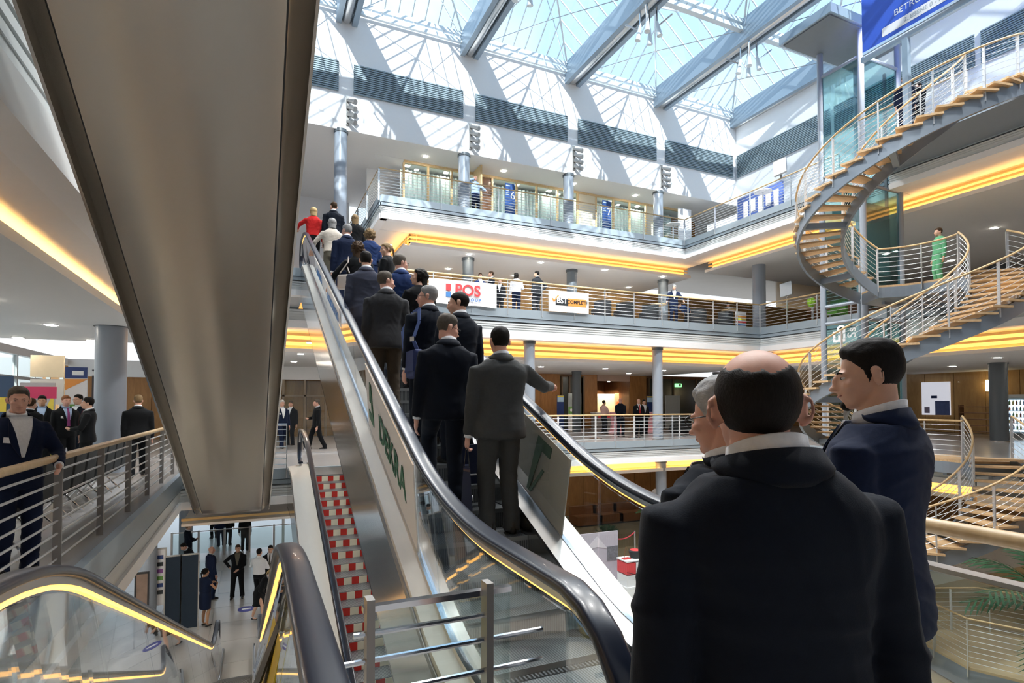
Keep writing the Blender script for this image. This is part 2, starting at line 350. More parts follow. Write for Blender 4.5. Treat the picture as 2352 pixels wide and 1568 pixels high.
struct('ceiling', MB().box(-8, 37, -11, -.2, ROOFZ+.1, ROOFZ+.4), M_WHITE)
struct('ceiling', MB().box(23.2, 37, -.2, 31, ROOFZ+.1, ROOFZ+.4), M_WHITE)
struct('ceiling', MB().box(-8, -2.3, -.2, 31, ROOFZ+.1, ROOFZ+.4), M_WHITE)
struct('ceiling', MB().box(-2.3, 23.2, 22.5, 31, ROOFZ+.1, ROOFZ+.4), M_WHITE)
# --- upper white walls with louvre bands
def louvre(axis, e, spans, z0, z1, parent):
    for a, b in spans:
        back = MB(); n = 15; sl = MB()
        if axis == 'A': back.box(a, b, e-.03, e+.02, z0, z1)
        else: back.box(e-.03, e+.02, a, b, z0, z1)
        p = struct('panel', back, mat('louvre_back', (.22, .27, .30), .6), parent)
        for k in range(n):
            z = z0+(z1-z0)*(k+.1)/n; h = (z1-z0)/n*.55
            if axis == 'A': sl.box(a, b, e-.075, e-.03, z, z+h)
            else: sl.box(e-.075, e-.03, a, b, z, z+h)
        o = struct('slat', sl, mat('louvre_slat', (.27, .34, .38), .5, .2), p); o['kind'] = 'stuff'
wa = struct('wall_far', MB().box(-8, 23.2, YA3, YA3+.35, 12.1, ROOFZ+.3), M_WHITE)
bx = [3.0+5.0*k for k in range(-1, 5)]
louvre('A', YA3, [(-5.6, -2.35)]+[(x+.28, x+4.72) for x in bx[:-1]], 13.5, 14.68, wa)
wb_ = struct('wall_right', MB().box(23.0, 23.35, -2, YA3, L3, ROOFZ+.3), M_WHITE)
louvre('B', 23.0, [(y, y+5.3) for y in (16.6, 11.1, 5.6)], 13.5, 14.68, wb_)
struct('wall_left', MB().box(-2.4, -2.1, -.2, YA3, 10.5, ROOFZ+.3), M_WHITE)
struct('wall_far', MB().box(-8, 4.3, 30.0, 30.4, L2, 12.1), M_WHITE)
struct('wall_right', MB().box(36.4, 36.7, -11, 31, L0, ROOFZ+.3), mat('ochre_wall', (.45, .30, .14), .6, var=.1))
struct('wall_near', MB().box(-9, 37, -11.3, -11, L0, ROOFZ+.3), M_WHITE)
struct('wall_left', MB().box(-8.3, -8, -11, 31, L2-.3, ROOFZ+.3), M_WHITE)
# back walls: wood panels each its own piece
def panels(name, y, x0, x1, z0, z1, w, m, gaps=(), axis='A'):
    wl_ = struct(name, MB().box(x0, x1, y+.06, y+.3, z0, z1) if axis == 'A' else MB().box(y+.06, y+.3, x0, x1, z0, z1), M_WOODDARK)
    n = max(1, int((x1-x0)/w)); pw = (x1-x0)/n
    for k in range(n):
        a = x0+k*pw+.012; b = x0+(k+1)*pw-.012
        if any(g0 < (a+b)/2 < g1 for g0, g1 in gaps): continue
        me = (MB().box(a, b, y, y+.06, z0+.02, z1-.02) if axis == 'A' else MB().box(y, y+.06, a, b, z0+.02, z1-.02)).mesh('panel', m)
        o = link('panel', me, wl_); o['kind'] = 'structure'
    return wl_
XD0, XD1 = onY(1372, 900, 29).x, onY(1447, 900, 29).x
XE0, XE1 = onY(1490, 900, 29).x, onY(1650, 900, 29).x
panels('wall_far', 29.0, -8, XD0, 0, 3.4, 1.25, M_WOODWALL, [(onY(1290, 900, 29).x, onY(1340, 900, 29).x)])
panels('wall_far', 29.0, XD1, 36.4, 0, 3.4, 1.25, M_WOODWALL, [(XE0, XE1)])
struct('wall_far', MB().box(XD0, XD1, 29, 29.2, 3.0, 3.4), mat('pink_light_header', (.55, .40, .33), .6))
bm_ = MB().box(XD0-.2, XD1+.2, 32.0, 32.2, 0, 3.4); bm_.box(XD0-.3, XD0-.1, 29.3, 32.2, 0, 3.4); bm_.box(XD1+.1, XD1+.3, 29.3, 32.2, 0, 3.4); bm_.box(XD0-.3, XD1+.3, 29.3, 32.2, 3.3, 3.4); bm_.box(XD0-.3, XD1+.3, 29.2, 32.2, -.1, .05)
struct('wall_far', bm_, M_WOODDARK)
panels('wall_far', 27.8, 4.4, 36.4, L2, 8.3, 1.6, wood_mat('honey_panelling', (.50, .30, .11), (.60, .38, .16), .45, (1.2, 1.2, .3)))
panels('wall_far', 29.0, 4.2, 36.4, L0, -1.35, 1.2, M_WOODWALL)
struct('wall_right', MB().box(4.0, 4.2, 29.0, 38, L0, -.45), M_WHITE); struct('wall_left', MB().box(-8.3, -8, 20, 38, L0, -.45), M_WHITE); struct('ceiling', MB().box(-8, 4.2, 30.4, 34, -.5, -.4), M_WHITE)
panels('wall_right', 35.5, -10, 29, 0, 3.4, 1.5, wood_mat('ochre_panelling', (.42, .24, .08), (.52, .32, .12), .5, (1.2, 1.2, .3)), axis='B')
panels('wall_right', 35.5, -10, 27.7, L2, 8.3, 1.5, M_WOODWALL, axis='B')
panels('wall_right', 35.5, -10, 29, L0, -1.35, 1.5, M_WOODWALL, axis='B')
# dark glazed strips in the far ground-gallery wall
for k, (a, b) in enumerate([(onY(1290, 900, 29).x, onY(1340, 900, 29).x), (XE0, XE1)]):
    w = struct('door_%d' % (k+1), MB().box(a, b, 29.0, 29.05, 0.05, 3.2), mat('smoked_glass', (.05, .06, .055), .15, spec=.8))
    n = 3
    for i in range(n+1):
        x = a+(b-a)*i/n; struct('door_frame', MB().box(x-.05, x+.05, 28.93, 29.06, .05, 3.25), mat('bronze_frame', (.16, .11, .07), .4, .5), w)
# --- glazed facade on the left, bright daylight behind
wf = struct('wall_left', MB().box(-7.25, -7.0, -11, 31, 3.2, 3.45), M_WHITE)
for k in range(12):
    y0 = 12+1.6*k; w = struct('window_%d' % (k+1), MB().box(-7.16, -7.04, y0-.05, y0+.05, 0, 3.2), mat('pale_window_frame', (.55, .57, .58), .4, .4), wf)
    struct('window_frame', MB().box(-7.15, -7.05, y0, y0+1.6, 2.42, 2.52), mat('pale_window_frame', 0), w); struct('window_frame', MB().box(-7.15, -7.05, y0, y0+1.6, 0, .12), mat('pale_window_frame', 0), w)
    struct('pane', MB().box(-7.11, -7.09, y0+.05, y0+1.55, .12, 3.2), M_GLASS, w)
for k in range(10):
    y0 = 9+2.0*k; w = struct('window_%d' % (k+21), MB().box(-7.16, -7.04, y0-.05, y0+.05, L0, -1.3), mat('pale_window_frame', 0), wf)
    struct('pane', MB().box(-7.11, -7.09, y0+.05, y0+1.95, L0+.1, -1.35), M_GLASS, w)
struct('wall_left', MB().box(-7.3, -7.0, -11, 31, -1.3, 0.0), M_WHITE)
struct('wall_left', MB().box(-7.3, -7.0, -11, 11.95, 0, 3.3), M_WHITE); struct('wall_left', MB().box(-7.3, -7.0, -11, 8.95, L0, -1.3), M_WHITE)
# end wall of the ground gallery behind the escalators: glazed doors
we = struct('wall_far', MB().box(-7.0, 4.0, 28.4, 28.6, 2.75, 3.45), M_WHITE)
for k in range(8):
    x0 = -3.6+.95*k; w = struct('door_%d' % (k+3), MB().box(x0-.05, x0+.05, 28.38, 28.5, 0, 2.75), mat('bronze_door_frame', (.30, .24, .18), .4, .4), we)
    struct('pane', MB().box(x0+.05, x0+.90, 28.42, 28.44, .05, 2.7), M_GLASS, w); struct('door_frame', MB().box(x0, x0+.95, 28.38, 28.5, 1.95, 2.03), mat('bronze_door_frame', 0), w)
# --- columns
def column(x, y, z0, z1, r=.22, m=M_COLUMN, label='', group=None, n=24, cap=True):
    t = thing('column', label, 'column', (x, y, z0), 0, group)
    part(t, 'shaft', MB().cyl((x, y), r, z0, z1-.12 if cap else z1, n), m, True)
    if cap: part(t, 'cap', MB().cyl((x, y), r*1.12, z1-.12, z1, n), M_COLDARK, True)
    part(t, 'base_ring', MB().cyl((x, y), r*1.08, z0, z0+.06, n), M_STEEL, True)
    return t
lab3 = ['leftmost', 'second from left', 'third from left', 'rightmost']
for k, x in enumerate((2.85, 7.85, 12.9, 18.0)):
    column(x, YA3+.2, L2 if k == 0 else L3, 12.1, .24, label='%s slim grey column under the sunlit upper white wall' % lab3[k])
for k, x in enumerate((8.8, 14.3, 20.0)):
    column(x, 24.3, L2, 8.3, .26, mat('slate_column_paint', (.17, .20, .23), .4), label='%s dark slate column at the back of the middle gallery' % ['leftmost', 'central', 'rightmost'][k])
column(22.05, 19.75, L2, 8.86, .3, label='thick grey column at the inner corner of the middle gallery')
column(16.0, 19.85, L1F, 4.08, .22, label='grey column behind the far railing beside two dark suited men')
column(9.75, 19.85, L1F, 4.08, .22, label='grey column behind the outstretched arm of the grey suited man')
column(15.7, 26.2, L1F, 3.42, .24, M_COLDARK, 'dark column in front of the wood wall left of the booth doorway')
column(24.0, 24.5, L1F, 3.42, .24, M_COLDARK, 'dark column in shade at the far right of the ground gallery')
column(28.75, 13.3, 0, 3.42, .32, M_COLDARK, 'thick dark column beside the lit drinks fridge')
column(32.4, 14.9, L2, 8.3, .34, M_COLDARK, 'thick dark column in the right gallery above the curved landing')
column(-3.05, 15.6, 0, 3.5, .31, label='thick grey column standing among the men on the left gallery')
column(-3.05, 20.9, L0, -.86, .27, label='grey lobby column below the left gallery, nearer one')
column(-2.75, 28.6, L0, -.86, .27, label='grey lobby column below the left gallery, farther one')
column(11.5, 21.0, L0, -.9, .24, M_COLDARK, 'dark column in the lobby left of the brown benches')
column(16.6, 20.4, L0, -.9, .24, label='grey column in the lobby right of the brown benches')
# --- spotlight strips on the upper wall
for k, x in enumerate(bx[1:5]):
    t = thing('spotlight_strip', '%s strip of spotlights on the sunlit upper wall' % lab3[k], 'spotlight', (x+.05, YA3-.02, 12.2))
    part(t, 'mounting_bar', MB().box(x, x+.10, YA3-.06, YA3, 12.25, 13.35), M_POST)
    for j in range(4):
        z = 12.38+.27*j; mb = MB().tube([(x+.05, YA3-.08, z), (x+.30, YA3-.38, z-.16)], [.06, .10], 10); part(t, 'lamp_head', mb, M_POST, True)
# --- roof: beams, trusses, glass pyramids
YB = [22.0, 16.5, 11.0, 5.5, 0.0]
ROOF_G = 'steel beams of the glass roof'
for k, x in enumerate(bx):
    t = thing('roof_beam', ['hidden left', 'leftmost', 'second from left', 'third from left', 'fourth from left', 'right edge'][k]+' deep steel roof beam running toward the viewer', 'roof beam', (x, 13.7, ROOFZ), 0, ROOF_G)
    mb = MB()
    for s in (-1, 1): mb.box(x+s*.30-.10, x+s*.30+.10, -.2, 22.0, ROOFZ-.15, ROOFZ+.75)
    part(t, 'flange', mb, M_BEAM)
    part(t, 'underside_tube', MB().tube([(x, -.2, ROOFZ+.05), (x, 21.95, ROOFZ+.05)], .19, 12), M_STEEL, True)
    part(t, 'gutter', MB().box(x-.34, x+.34, -.2, 22, ROOFZ+.55, ROOFZ+.72), M_WHITE)
for k, y in enumerate(YB):
    t = thing('roof_beam', ['slender wall-edge roof rail along the top of the sunlit wall', 'first cross beam of the glass roof in from the sunlit wall', 'second cross beam of the glass roof, overhead', 'third cross beam of the glass roof, overhead', 'last cross beam of the glass roof, behind the viewer'][k], 'roof beam', (10, y, ROOFZ), 0, ROOF_G)
    yy = min(y, 21.85); w = .12 if k == 0 else .22
    part(t, 'lower_chord', MB().box(-2.3, 23, yy-w/2, yy+w/2, ROOFZ+.28, ROOFZ+.44), M_BAR); part(t, 'upper_chord', MB().box(-2.3, 23, yy-w/2, yy+w/2, ROOFZ+.58, ROOFZ+.74), M_BAR)
    mb = MB()
    for j in range(60): mb.box(-2.0+j*.42, -1.96+j*.42, yy-.03, yy+.03, ROOFZ+.42, ROOFZ+.6)
    part(t, 'web', mb, M_BAR, kind='stuff')
def pyramid(i, j):
    x0, x1 = bx[i]+.34, bx[i+1]-.34; y1, y0 = YB[j]-.12, YB[j+1]+.12; zb = ROOFZ+.75; ap = Vector(((x0+x1)/2, (y0+y1)/2, zb+1.75))
    nm = ['hidden left', 'left', 'centre left', 'centre right', 'right'][i]; rw = ['nearest the sunlit wall', 'in the middle row', 'in the row overhead', 'in the row over the viewer'][j]
    t = thing('skylight_pyramid', '%s glass pyramid of the roof %s' % (nm, rw), 'skylight', (ap.x, ap.y, zb), 0, 'glass pyramids of the roof')
    cs = [Vector((x0, y0, zb)), Vector((x1, y0, zb)), Vector((x1, y1, zb)), Vector((x0, y1, zb))]
    for q in range(4):
        a, b = cs[q], cs[(q+1) % 4]
        nrm = (b-a).cross(ap-a).normalized()*.006
        vs = [a-nrm, b-nrm, ap-nrm, a+nrm, b+nrm, ap+nrm]
        part(t, 'pane', MB().add(vs, [(0, 2, 1), (3, 4, 5), (0, 1, 4, 3), (1, 2, 5, 4), (2, 0, 3, 5)]), M_ROOFGLASS)
        part(t, 'hip_bar', MB().bar(a, ap, .07, .10), M_BAR)
        n = 8
        for k in range(1, n):
            f = k/n; p = a.lerp(b, f); g = 1-abs(2*f-1); tip = (a if f <= .5 else b).lerp(ap, g)
            if (tip-p).length > .15: part(t, 'glazing_bar', MB().bar(p, tip, .035, .06), M_BAR)
    # internal tie rods
    mid = Vector((ap.x, ap.y, zb-.25))
    for q in range(4): part(t, 'tie_rod', MB().tube([cs[q]-Vector((0, 0, .35)), mid], .018, 6), M_CHROME)
    return t
for i in range(5):
    for j in range(4): pyramid(i, j)
# lamp clusters hanging under the beam crossings
for k, x in enumerate(bx[1:5]):
    for j, y in enumerate((16.5, 11.0, 5.5)):
        t = thing('lamp_cluster', '%s hanging cluster of roof lamps under the %s cross beam' % (lab3[k], ['first', 'second', 'third'][j]), 'lamp', (x, y, ROOFZ-1.4), 0, 'lamp clusters under the roof')
        L_ = bpy.data.lights.new('roof_lamp', 'SPOT'); L_.energy = 1300; L_.spot_size = math.radians(116); L_.spot_blend = .5; L_.color = (1, .97, .92); L_.shadow_soft_size = .35; l_ = bpy.data.objects.new('roof_lamp', L_); COL.objects.link(l_); l_.parent = t; l_.location = (0, 0, -.55)
        for q in range(4):
            a = PI/4+q*PI/2; px, py = x+.3*math.cos(a), y+.3*math.sin(a)
            part(t, 'rod', MB().tube([(px, py, ROOFZ-.16), (px, py, ROOFZ-.9)], .035, 8), M_CHROME)
            part(t, 'lamp_head', MB().tube([(px, py, ROOFZ-.7), (px+.1*math.cos(a), py+.1*math.sin(a), ROOFZ-1.25)], [.05, .11], 10), M_BAR, True)
            part(t, 'arm', MB().tube([(px, py, ROOFZ-.9), (x+.85*math.cos(a), y+.85*math.sin(a), ROOFZ-.55)], .03, 6), M_CHROME)
# ------------------------------------------------------------------ railings
def railing(path, label, h=1.1, nbar=7, step=1.45, wood=True, postw=.05, drop=.22, group=None, rr=.032, barr=.011, skip_end=False, postm=None, smoothp=False, parent=None):
    P = [Vector(p) for p in path]; c = P[len(P)//2]
    if parent is None: t = thing('railing', label, 'railing', c, 0, group)
    else: t = bpy.data.objects.new('railing', None); COL.objects.link(t); t.parent = parent; t.location = c-Vector(parent.location); t.empty_display_size = .1
    up = Vector((0, 0, 1))
    part(t, 'handrail', MB().tube([p+up*h for p in P], rr, 10), M_WOODRAIL if wood else M_CHROME, True)
    for k in range(nbar):
        z = .12+(h-.24)*k/(nbar-1); part(t, 'bar', MB().tube([p+up*z for p in P], barr, 6), M_RAILSTEEL, True)
    # posts at even arc length
    Ls = [0]
    for a, b in zip(P, P[1:]): Ls.append(Ls[-1]+(b-a).length)
    n = max(1, round(Ls[-1]/step))
    for k in range(n+1):
        s = Ls[-1]*k/n
        i = max(q for q in range(len(P)-1) if Ls[q] <= s+1e-6); f = (s-Ls[i])/(Ls[i+1]-Ls[i]); p = P[i].lerp(P[i+1], min(1, f)); d = (P[i+1]-P[i]); d.z = 0; d.normalize()
        nx = Vector((-d.y, d.x, 0))
        part(t, 'post', MB().obox(p+up*((h-.03-drop)/2), nx*.035, d*.010, up*((h-.03+drop)/2)), postm or M_RAILSTEEL)
    return t
railing([(-1.74, .2, 0), (-1.74, 15.1, 0)], 'wood topped railing along the left gallery above the lobby', nbar=8, step=1.62, rr=.036, postm=M_POST)
railing([(3.0, YA-.1, L1F), (19.4, YA-.1, L1F)], 'long wood topped railing on the far ground gallery behind the escalator', step=1.5)
railing([(-1.4, 15.1, 0), (.7, 15.1, 0)], 'short railing at the far end of the left gallery by the glazed doors', wood=False)
railing([(2.8, YA-.1, L2), (XB-.1, YA-.1, L2)], 'long wood topped railing of the middle gallery hung with banners', step=1.45)
railing([(XB-.1, YA-.1, L2), (XB-.1, 13.4, L2)], 'railing of the middle gallery on the right beyond the thick corner column', step=1.45)
railing([(4.25, 29.5, L3), (4.25, YA3-.1, L3), (XB3-.1, YA3-.1, L3)], 'pale railing of the top gallery under the white wall', h=1.05, nbar=8, step=2.4, rr=.026)
railing([(XB3-.1, YA3-.1, L3), (XB3-.1, 13.7, L3)], 'railing of the top gallery on the right side near the spiral stair', h=1.05, nbar=8, step=2.3, rr=.026)
railing([(17.7, 11.8, L3), (17.7, 8.75, L3)], 'short railing before the lift on the top gallery where the photographer stands', h=1.05, nbar=7, step=1.5, rr=.026)
railing([(17.7, 6.95, L3), (19.4, 6.95, L3)], 'short railing at the head of the spiral stair on the top gallery', h=1.05, nbar=7, step=1.6, rr=.026)
# ================================================================== ESCALATORS (all run along Y)
def ramp(y0, m, za, zb):
    """height of the step nose line: za before y0, then slope m until zb"""
    def f(y):
        z = za+m*np.maximum(0, np.asarray(y, float)-y0); return np.clip(z, min(za, zb), max(za, zb))
    return f
def smoothed(f, w):
    k = np.linspace(-w, w, 21)
    return lambda y: float(np.mean(f(y+k)))
def escalator(label, f, y_a, y_b, y_na, y_nb, xl, xr, xrl, xrr, dl, dr, rise, run, y_step0, nstep, hh=.98, drift=0, side=.87, stripes=False, strip=True, lower_far=False, stripe_w=.25, under=None, nglass=1.7, ground=None, gb=None):
    """xl,xr step edges; xrl,xrr handrails; dl,dr outer deck edges; y_na..y_nb newel to newel; ground: heights at both ends"""
    X = lambda x, y: x+drift*(y-4)
    t = thing('escalator', label, 'escalator', (X((xl+xr)/2, (y_a+y_b)/2), (y_a+y_b)/2, float(f((y_a+y_b)/2))))
    fs = smoothed(f, .75); fd = smoothed(f, .35)
    ys = np.arange(y_na+.42, y_nb-.42, .16)
    def rail_path(x, hh):
        za, zb = float(f(y_na)), float(f(y_nb)); r = .40; P = []
        for a in np.linspace(285, 95, 12): P.append((y_na+r+r*math.cos(math.radians(a)), za+hh-r+r*math.sin(math.radians(a))))
        for y in ys: P.append((y, fs(y)+hh))
        for a in np.linspace(85, -105, 12): P.append((y_nb-r+r*math.cos(math.radians(a)), zb+hh-r+r*math.sin(math.radians(a))))
        return [(X(x, y), y, z) for y, z in P]
    oval = [(.052*math.copysign(abs(math.cos(a))**.6, math.cos(a)), .026*math.copysign(abs(math.sin(a))**.6, math.sin(a))) for a in np.linspace(0, 2*PI, 20, endpoint=False)]
    yd = np.concatenate([np.arange(y_na+.1, y_nb-.05, .2)])
    gb = gb or (xl, xr)
    for sgn, xg, xs_, xrail, xd in ((-1, gb[0], xl, xrl, dl), (1, gb[1], xr, xrr, dr)):
        nm = 'left' if sgn < 0 else 'right'
        rp = rail_path(xrail, hh)
        part(t, 'handrail', MB().sweep(rp, oval), M_RUBBER, True)
        part(t, 'rail_profile', MB().sweep(rail_path(xrail, hh-.05), [(-.018, -.012), (.018, -.012), (.018, .024), (-.018, .024)]), M_STEEL, True)
        if strip:
            rp2 = rail_path(xrail, hh-.072)[11:-11]; sw = .016 if strip == 2 else .006
            part(t, 'light_strip', MB().sweep(rp2, [(-sw, -sw*.9), (sw, -sw*.9), (sw, .010), (-sw, .010)]), M_STRIP)
        # glass panels, leaning from the deck up to the rail
        yy = y_na+.40; k = 0; L = nglass
        def glass(ya, yb, nm='glass_panel', m=M_BALGLASS, off=0, ta=.13, tb=None, cut=0, sgn=sgn, xg=xg, xrail=xrail):
            mb = MB(); n = max(2, int((yb-ya)/.2)); tb = tb if tb is not None else hh-.10; vs = []; fc = []
            for i in range(n+1):
                y = ya+(yb-ya)*i/n; z0 = fd(y)+ta; z1 = fs(y-cut)+tb
                for o in (-.005, .005): vs += [(X(xg, y)+sgn*.02+o+off, y, z0), (X(xrail, y-cut)+o+off, y-cut, z1)]
            for i in range(n):
                a = 4*i; b = a+4; fc += [(a, a+1, b+1, b), (a+2, b+2, b+3, a+3), (a+1, a+3, b+3, b+1), (a, b, b+2, a+2)]
            fc += [(0, 2, 3, 1), (4*n, 4*n+1, 4*n+3, 4*n+2)]
            return part(t, nm, mb.add(vs, fc), m)
        t['_g_%s' % nm] = 1
        while yy < y_nb-.45:
            e_ = min(yy+L, y_nb-.40); glass(yy+.01, e_-.01); yy = e_
        t.pop('_g_%s' % nm, None)
        # newel glass: half discs
        for (yc, zz, dirn) in ((y_na+.40, float(f(y_na)), -1), (y_nb-.40, float(f(y_nb)), 1)):
            vs = []; r = .34; zc = zz+hh-.43
            pts = [(yc, zc+r)]+[(yc+dirn*r*math.cos(a), zc+r*math.sin(a)) for a in np.linspace(PI/2-.1, -PI/2+.1, 9)]+[(yc, zz+.12)]
            n = len(pts); vs = [(X(xrail, y)-.005, y, z) for y, z in pts]+[(X(xrail, y)+.005, y, z) for y, z in pts]
            part(t, 'glass_panel', MB().add(vs, [tuple(range(n)), tuple(range(2*n-1, n-1, -1))]+[(i, (i+1) % n, n+(i+1) % n, n+i) for i in range(n)]), M_BALGLASS)
        if sgn < 0: glassL = glass
        else: glassR = glass
        # decks and skirts
        pts = [(X(0, y), y, fd(y)) for y in yd]
        xi = xg+sgn*.03
        part(t, 'outer_deck', MB().sweep(pts, [(xi, .13), (xd, .08), (xd, .02), (xi, .02)]), M_DECK, True)
        part(t, 'deck_edge_profile', MB().sweep(pts, [(xi+.018, .155), (xi-.018, .155), (xi-.018, .12), (xi+.018, .12)]), M_CHROME, True)
        part(t, 'skirt_panel', MB().sweep(pts, [(xs_-.012*sgn, .13), (xs_+.02*sgn, .13), (xs_+.02*sgn, -.30), (xs_-.012*sgn, -.30)]), M_MIRROR, True)
        part(t, 'inner_deck', MB().sweep(pts, [(xs_-.012*sgn, .13), (xg+.03*sgn, .15), (xg+.03*sgn, .10), (xs_-.012*sgn, .10)]), M_STEEL, True)
        part(t, 'side_panel', MB().sweep(pts, [(xd, .02), (xd+.02*-sgn, .02), (xd+.02*-sgn, -side), (xd, -side)]), M_MIRROR, True)
        part(t, 'side_trim', MB().sweep(pts, [(xd+sgn*.012, -.01), (xd-sgn*.01, -.01), (xd-sgn*.01, .035), (xd+sgn*.012, .035)]), M_POST)
    # underside
    pts = [(X(0, y), y, fd(y)) for y in yd]
    if under:
        ch, u0, u1 = under
        part(t, 'underside_plate', MB().sweep(pts, [(u0, -side-.02), (u1, -side-.02), (u1, -side+.03), (u0, -side+.03)]), M_UNDER)
        part(t, 'underside_edge', MB().sweep(pts, [(u0-.012, -side-.01), (dl, -side+ch), (dl, -side+ch+.03), (u0-.012, -side+.03)]), M_UNDER)
        part(t, 'underside_edge', MB().sweep(pts, [(u1+.012, -side-.01), (dr, -side+ch), (dr, -side+ch+.03), (u1+.012, -side+.03)]), M_UNDER)
        part(t, 'seam', MB().sweep(pts, [(u0-.012, -side), (u0, -side), (u0, -side+.03), (u0-.012, -side+.03)]), M_DARKLINE)
        part(t, 'seam', MB().sweep(pts, [(u1+.012, -side), (u1, -side), (u1, -side+.03), (u1+.012, -side+.03)]), M_DARKLINE)
        ye = yd[-1]; ze = fd(ye); part(t, 'end_plate', MB().box(X(dl, ye), X(dr, ye), ye, ye+.02, ze-side-.02, ze), M_UNDER)
    else:
        part(t, 'underside_plate', MB().sweep(pts, [(dl, -side-.01), (dr, -side-.01), (dr, -side+.02), (dl, -side+.02)]), M_MIRROR)
    # steps: one mesh each kind, copied
    w = xr-xl-.03
    st = MB().box(-w/2, w/2, 0, run+.03, -.03, 0).box(-w/2, w/2, .0, .03, -abs(rise)-.02, -.03).mesh('step', M_TREADRIB)
    sm = MB().box(-w/2, w/2, -.004, .0, -.035, .002).mesh('step_edge', mat('step_edge_line', (.30, .32, .33), .4, .5))
    if stripes: pr = MB().box(-w/2, w/2, -.008, -.001, -abs(rise)-.01, -.012).mesh('riser_print', M_STRIPES)
    for k in range(nstep):
        y = y_step0+run*k
        if rise >= 0: z = float(f(y+.001)); yo = y
        else: z = float(f(y)); yo = y
        o = link('step', st, t, Vector((X((xl+xr)/2, y), yo, z))-Vector(t.location))
        e = link('step_edge', sm, o)
        if stripes:
            e = link('riser_print', pr, o)
    # comb plates / landing plates
    for (ya, yb, zz) in ((y_na-.2, y_a, float(f(y_na))), (y_b, y_nb+.2, float(f(y_nb)))):
        xa = X((xl+xr)/2, ya)
        part(t, 'landing_plate', MB().box(xa-w/2-.01, xa+w/2+.01, ya, yb, zz-.04, zz+.004), M_TREADRIB)
    for (yc, zz, d) in ((y_a, float(f(y_na)), 1), (y_b, float(f(y_nb)), -1)):
        mb = MB(); n = 34
        for i in range(n):
            xx = X(xl, yc)+.02+w*(i+.5)/n; mb.box(xx-.006, xx+.006, min(yc, yc+d*.05), max(yc, yc+d*.05), zz-.01, zz+.012)
        part(t, 'comb', mb, M_DARKLINE, kind='stuff')
    return t, glassL, glassR, X, fs, fd
M_UNDER = mat('brushed_underside_steel', (.62, .57, .51), .24, 1.0, var=.05, scale=.8, stretch=(1, .05, .05), bump=1.0, bscale=2.2)
for nd in M_UNDER.node_tree.nodes:
    if nd.type == 'BUMP': nd.inputs['Distance'].default_value = .05
    if nd.type == 'TEX_NOISE': nd.inputs['Detail'].default_value = 0.0
# E1: the busy one, up to the middle gallery
fE1 = ramp(3.15, .415, 0, 5.2)
E1, gL, gR, XE, fsE, fdE = escalator('busy escalator carrying the queue of suited people upward', fE1, 3.0, 15.95, 1.36, 17.2, 1.19, 2.13, 1.03, 2.30, .965, 2.52, .166, .4, 3.15, 32, drift=.0078, nglass=1.75, gb=(1.12, 2.26))
ad = gL(4.06, 6.12, 'advert_panel', M_WHITEPAPER, -.012, .15, .86, .12)
gL(8.3, 12.6, 'advert_panel', M_WHITEPAPER, -.012, .36, .86, .12)
gR(4.06, 6.2, 'advert_panel', mat('advert_back_shade_grey', (.46, .44, .40), .6), .008, .15, .84, .12)  # grey carries the backlit shade of this panel in its colour
dE = Vector((0, -1, -.415)).normalized(); upE = Vector((-.10, -.10, .85))
def on_glass(y, h): return Vector((XE(1.105-.09*(h-.13)/.75, y)-.022, y-.12*(h-.13)/.75, fdE(y)+h))
letters(E1, 'DEKRA', .36, on_glass(4.86, .47), dE, upE, M_TXTGREEN, bold=.006, depth=.002)
lg = [(0, 0), (.30, 0), (.30, .46), (.17, .46), (.21, .10), (.0, .10)]
def poly_on(t, pts, o, r, u, m, name='emblem', d=.003):
    r = Vector(r).normalized(); u = Vector(u); u = (u-r*u.dot(r)).normalized(); n = r.cross(u)*d
    v = [Vector(o)+r*a+u*b-n for a, b in pts]+[Vector(o)+r*a+u*b+n for a, b in pts]; k = len(pts)
    return part(t, name, MB().add(v, [tuple(range(k))[::-1], tuple(range(k, 2*k))]+[(i, (i+1) % k, k+(i+1) % k, k+i) for i in range(k)]), m)
o_ = on_glass(6.0, .30)
poly_on(E1, [(0, 0), (.27, 0), (.27, .09), (.0, .09)], o_, dE, upE, M_TXTGREEN); poly_on(E1, [(.18, .09), (.27, .09), (.17, .42), (.10, .42)], o_, dE, upE, M_TXTGREEN); poly_on(E1, [(.05, .2), (.10, .2), (.12, .42), (.09, .42)], o_, dE, upE, M_TXTGREEN)
letters(E1, 'APOLSOINVATRO', .19, on_glass(9.2, .62), dE, upE, M_TXTBLUE, depth=.002, bold=.004)
letters(E1, 'PRIMIERING', .19, on_glass(11.5, .62), dE, upE, M_TXTBLUE, depth=.002, bold=.004)
def on_glassR(y, h): return Vector((XE(2.28+.04*(h-.13)/.75, y)-.012, y-.12*(h-.13)/.75, fdE(y)+h))
uR = Vector((.05, -.1, .85)); o_ = on_glassR(4.36, .74)
M_GHOST = mat('green_seen_through', (.10, .17, .13), .6)
for pl in ([(-.02, 0), (.26, 0), (.26, -.10), (-.02, -.10)], [(.26, -.10), (.14, -.10), (.20, -.52), (.24, -.52)], [(.02, -.24), (.06, -.24), (.2, -.52), (.16, -.52)]): poly_on(E1, pl, o_, -dE, uR, M_GHOST)
# E0: stopped escalator with red and cream risers, lobby to ground gallery
fE0 = ramp(-.56+.0, .36, -5.0, 0.0)
escalator('stopped escalator with red and cream striped risers rising from the lobby', fE0, -.4, 13.45, -2.0, 15.1, 1.2, 2.02, 1.0, 2.2, .72, 2.3, .1278, .355, -.5, 40, stripes=True, side=.9, strip=False)
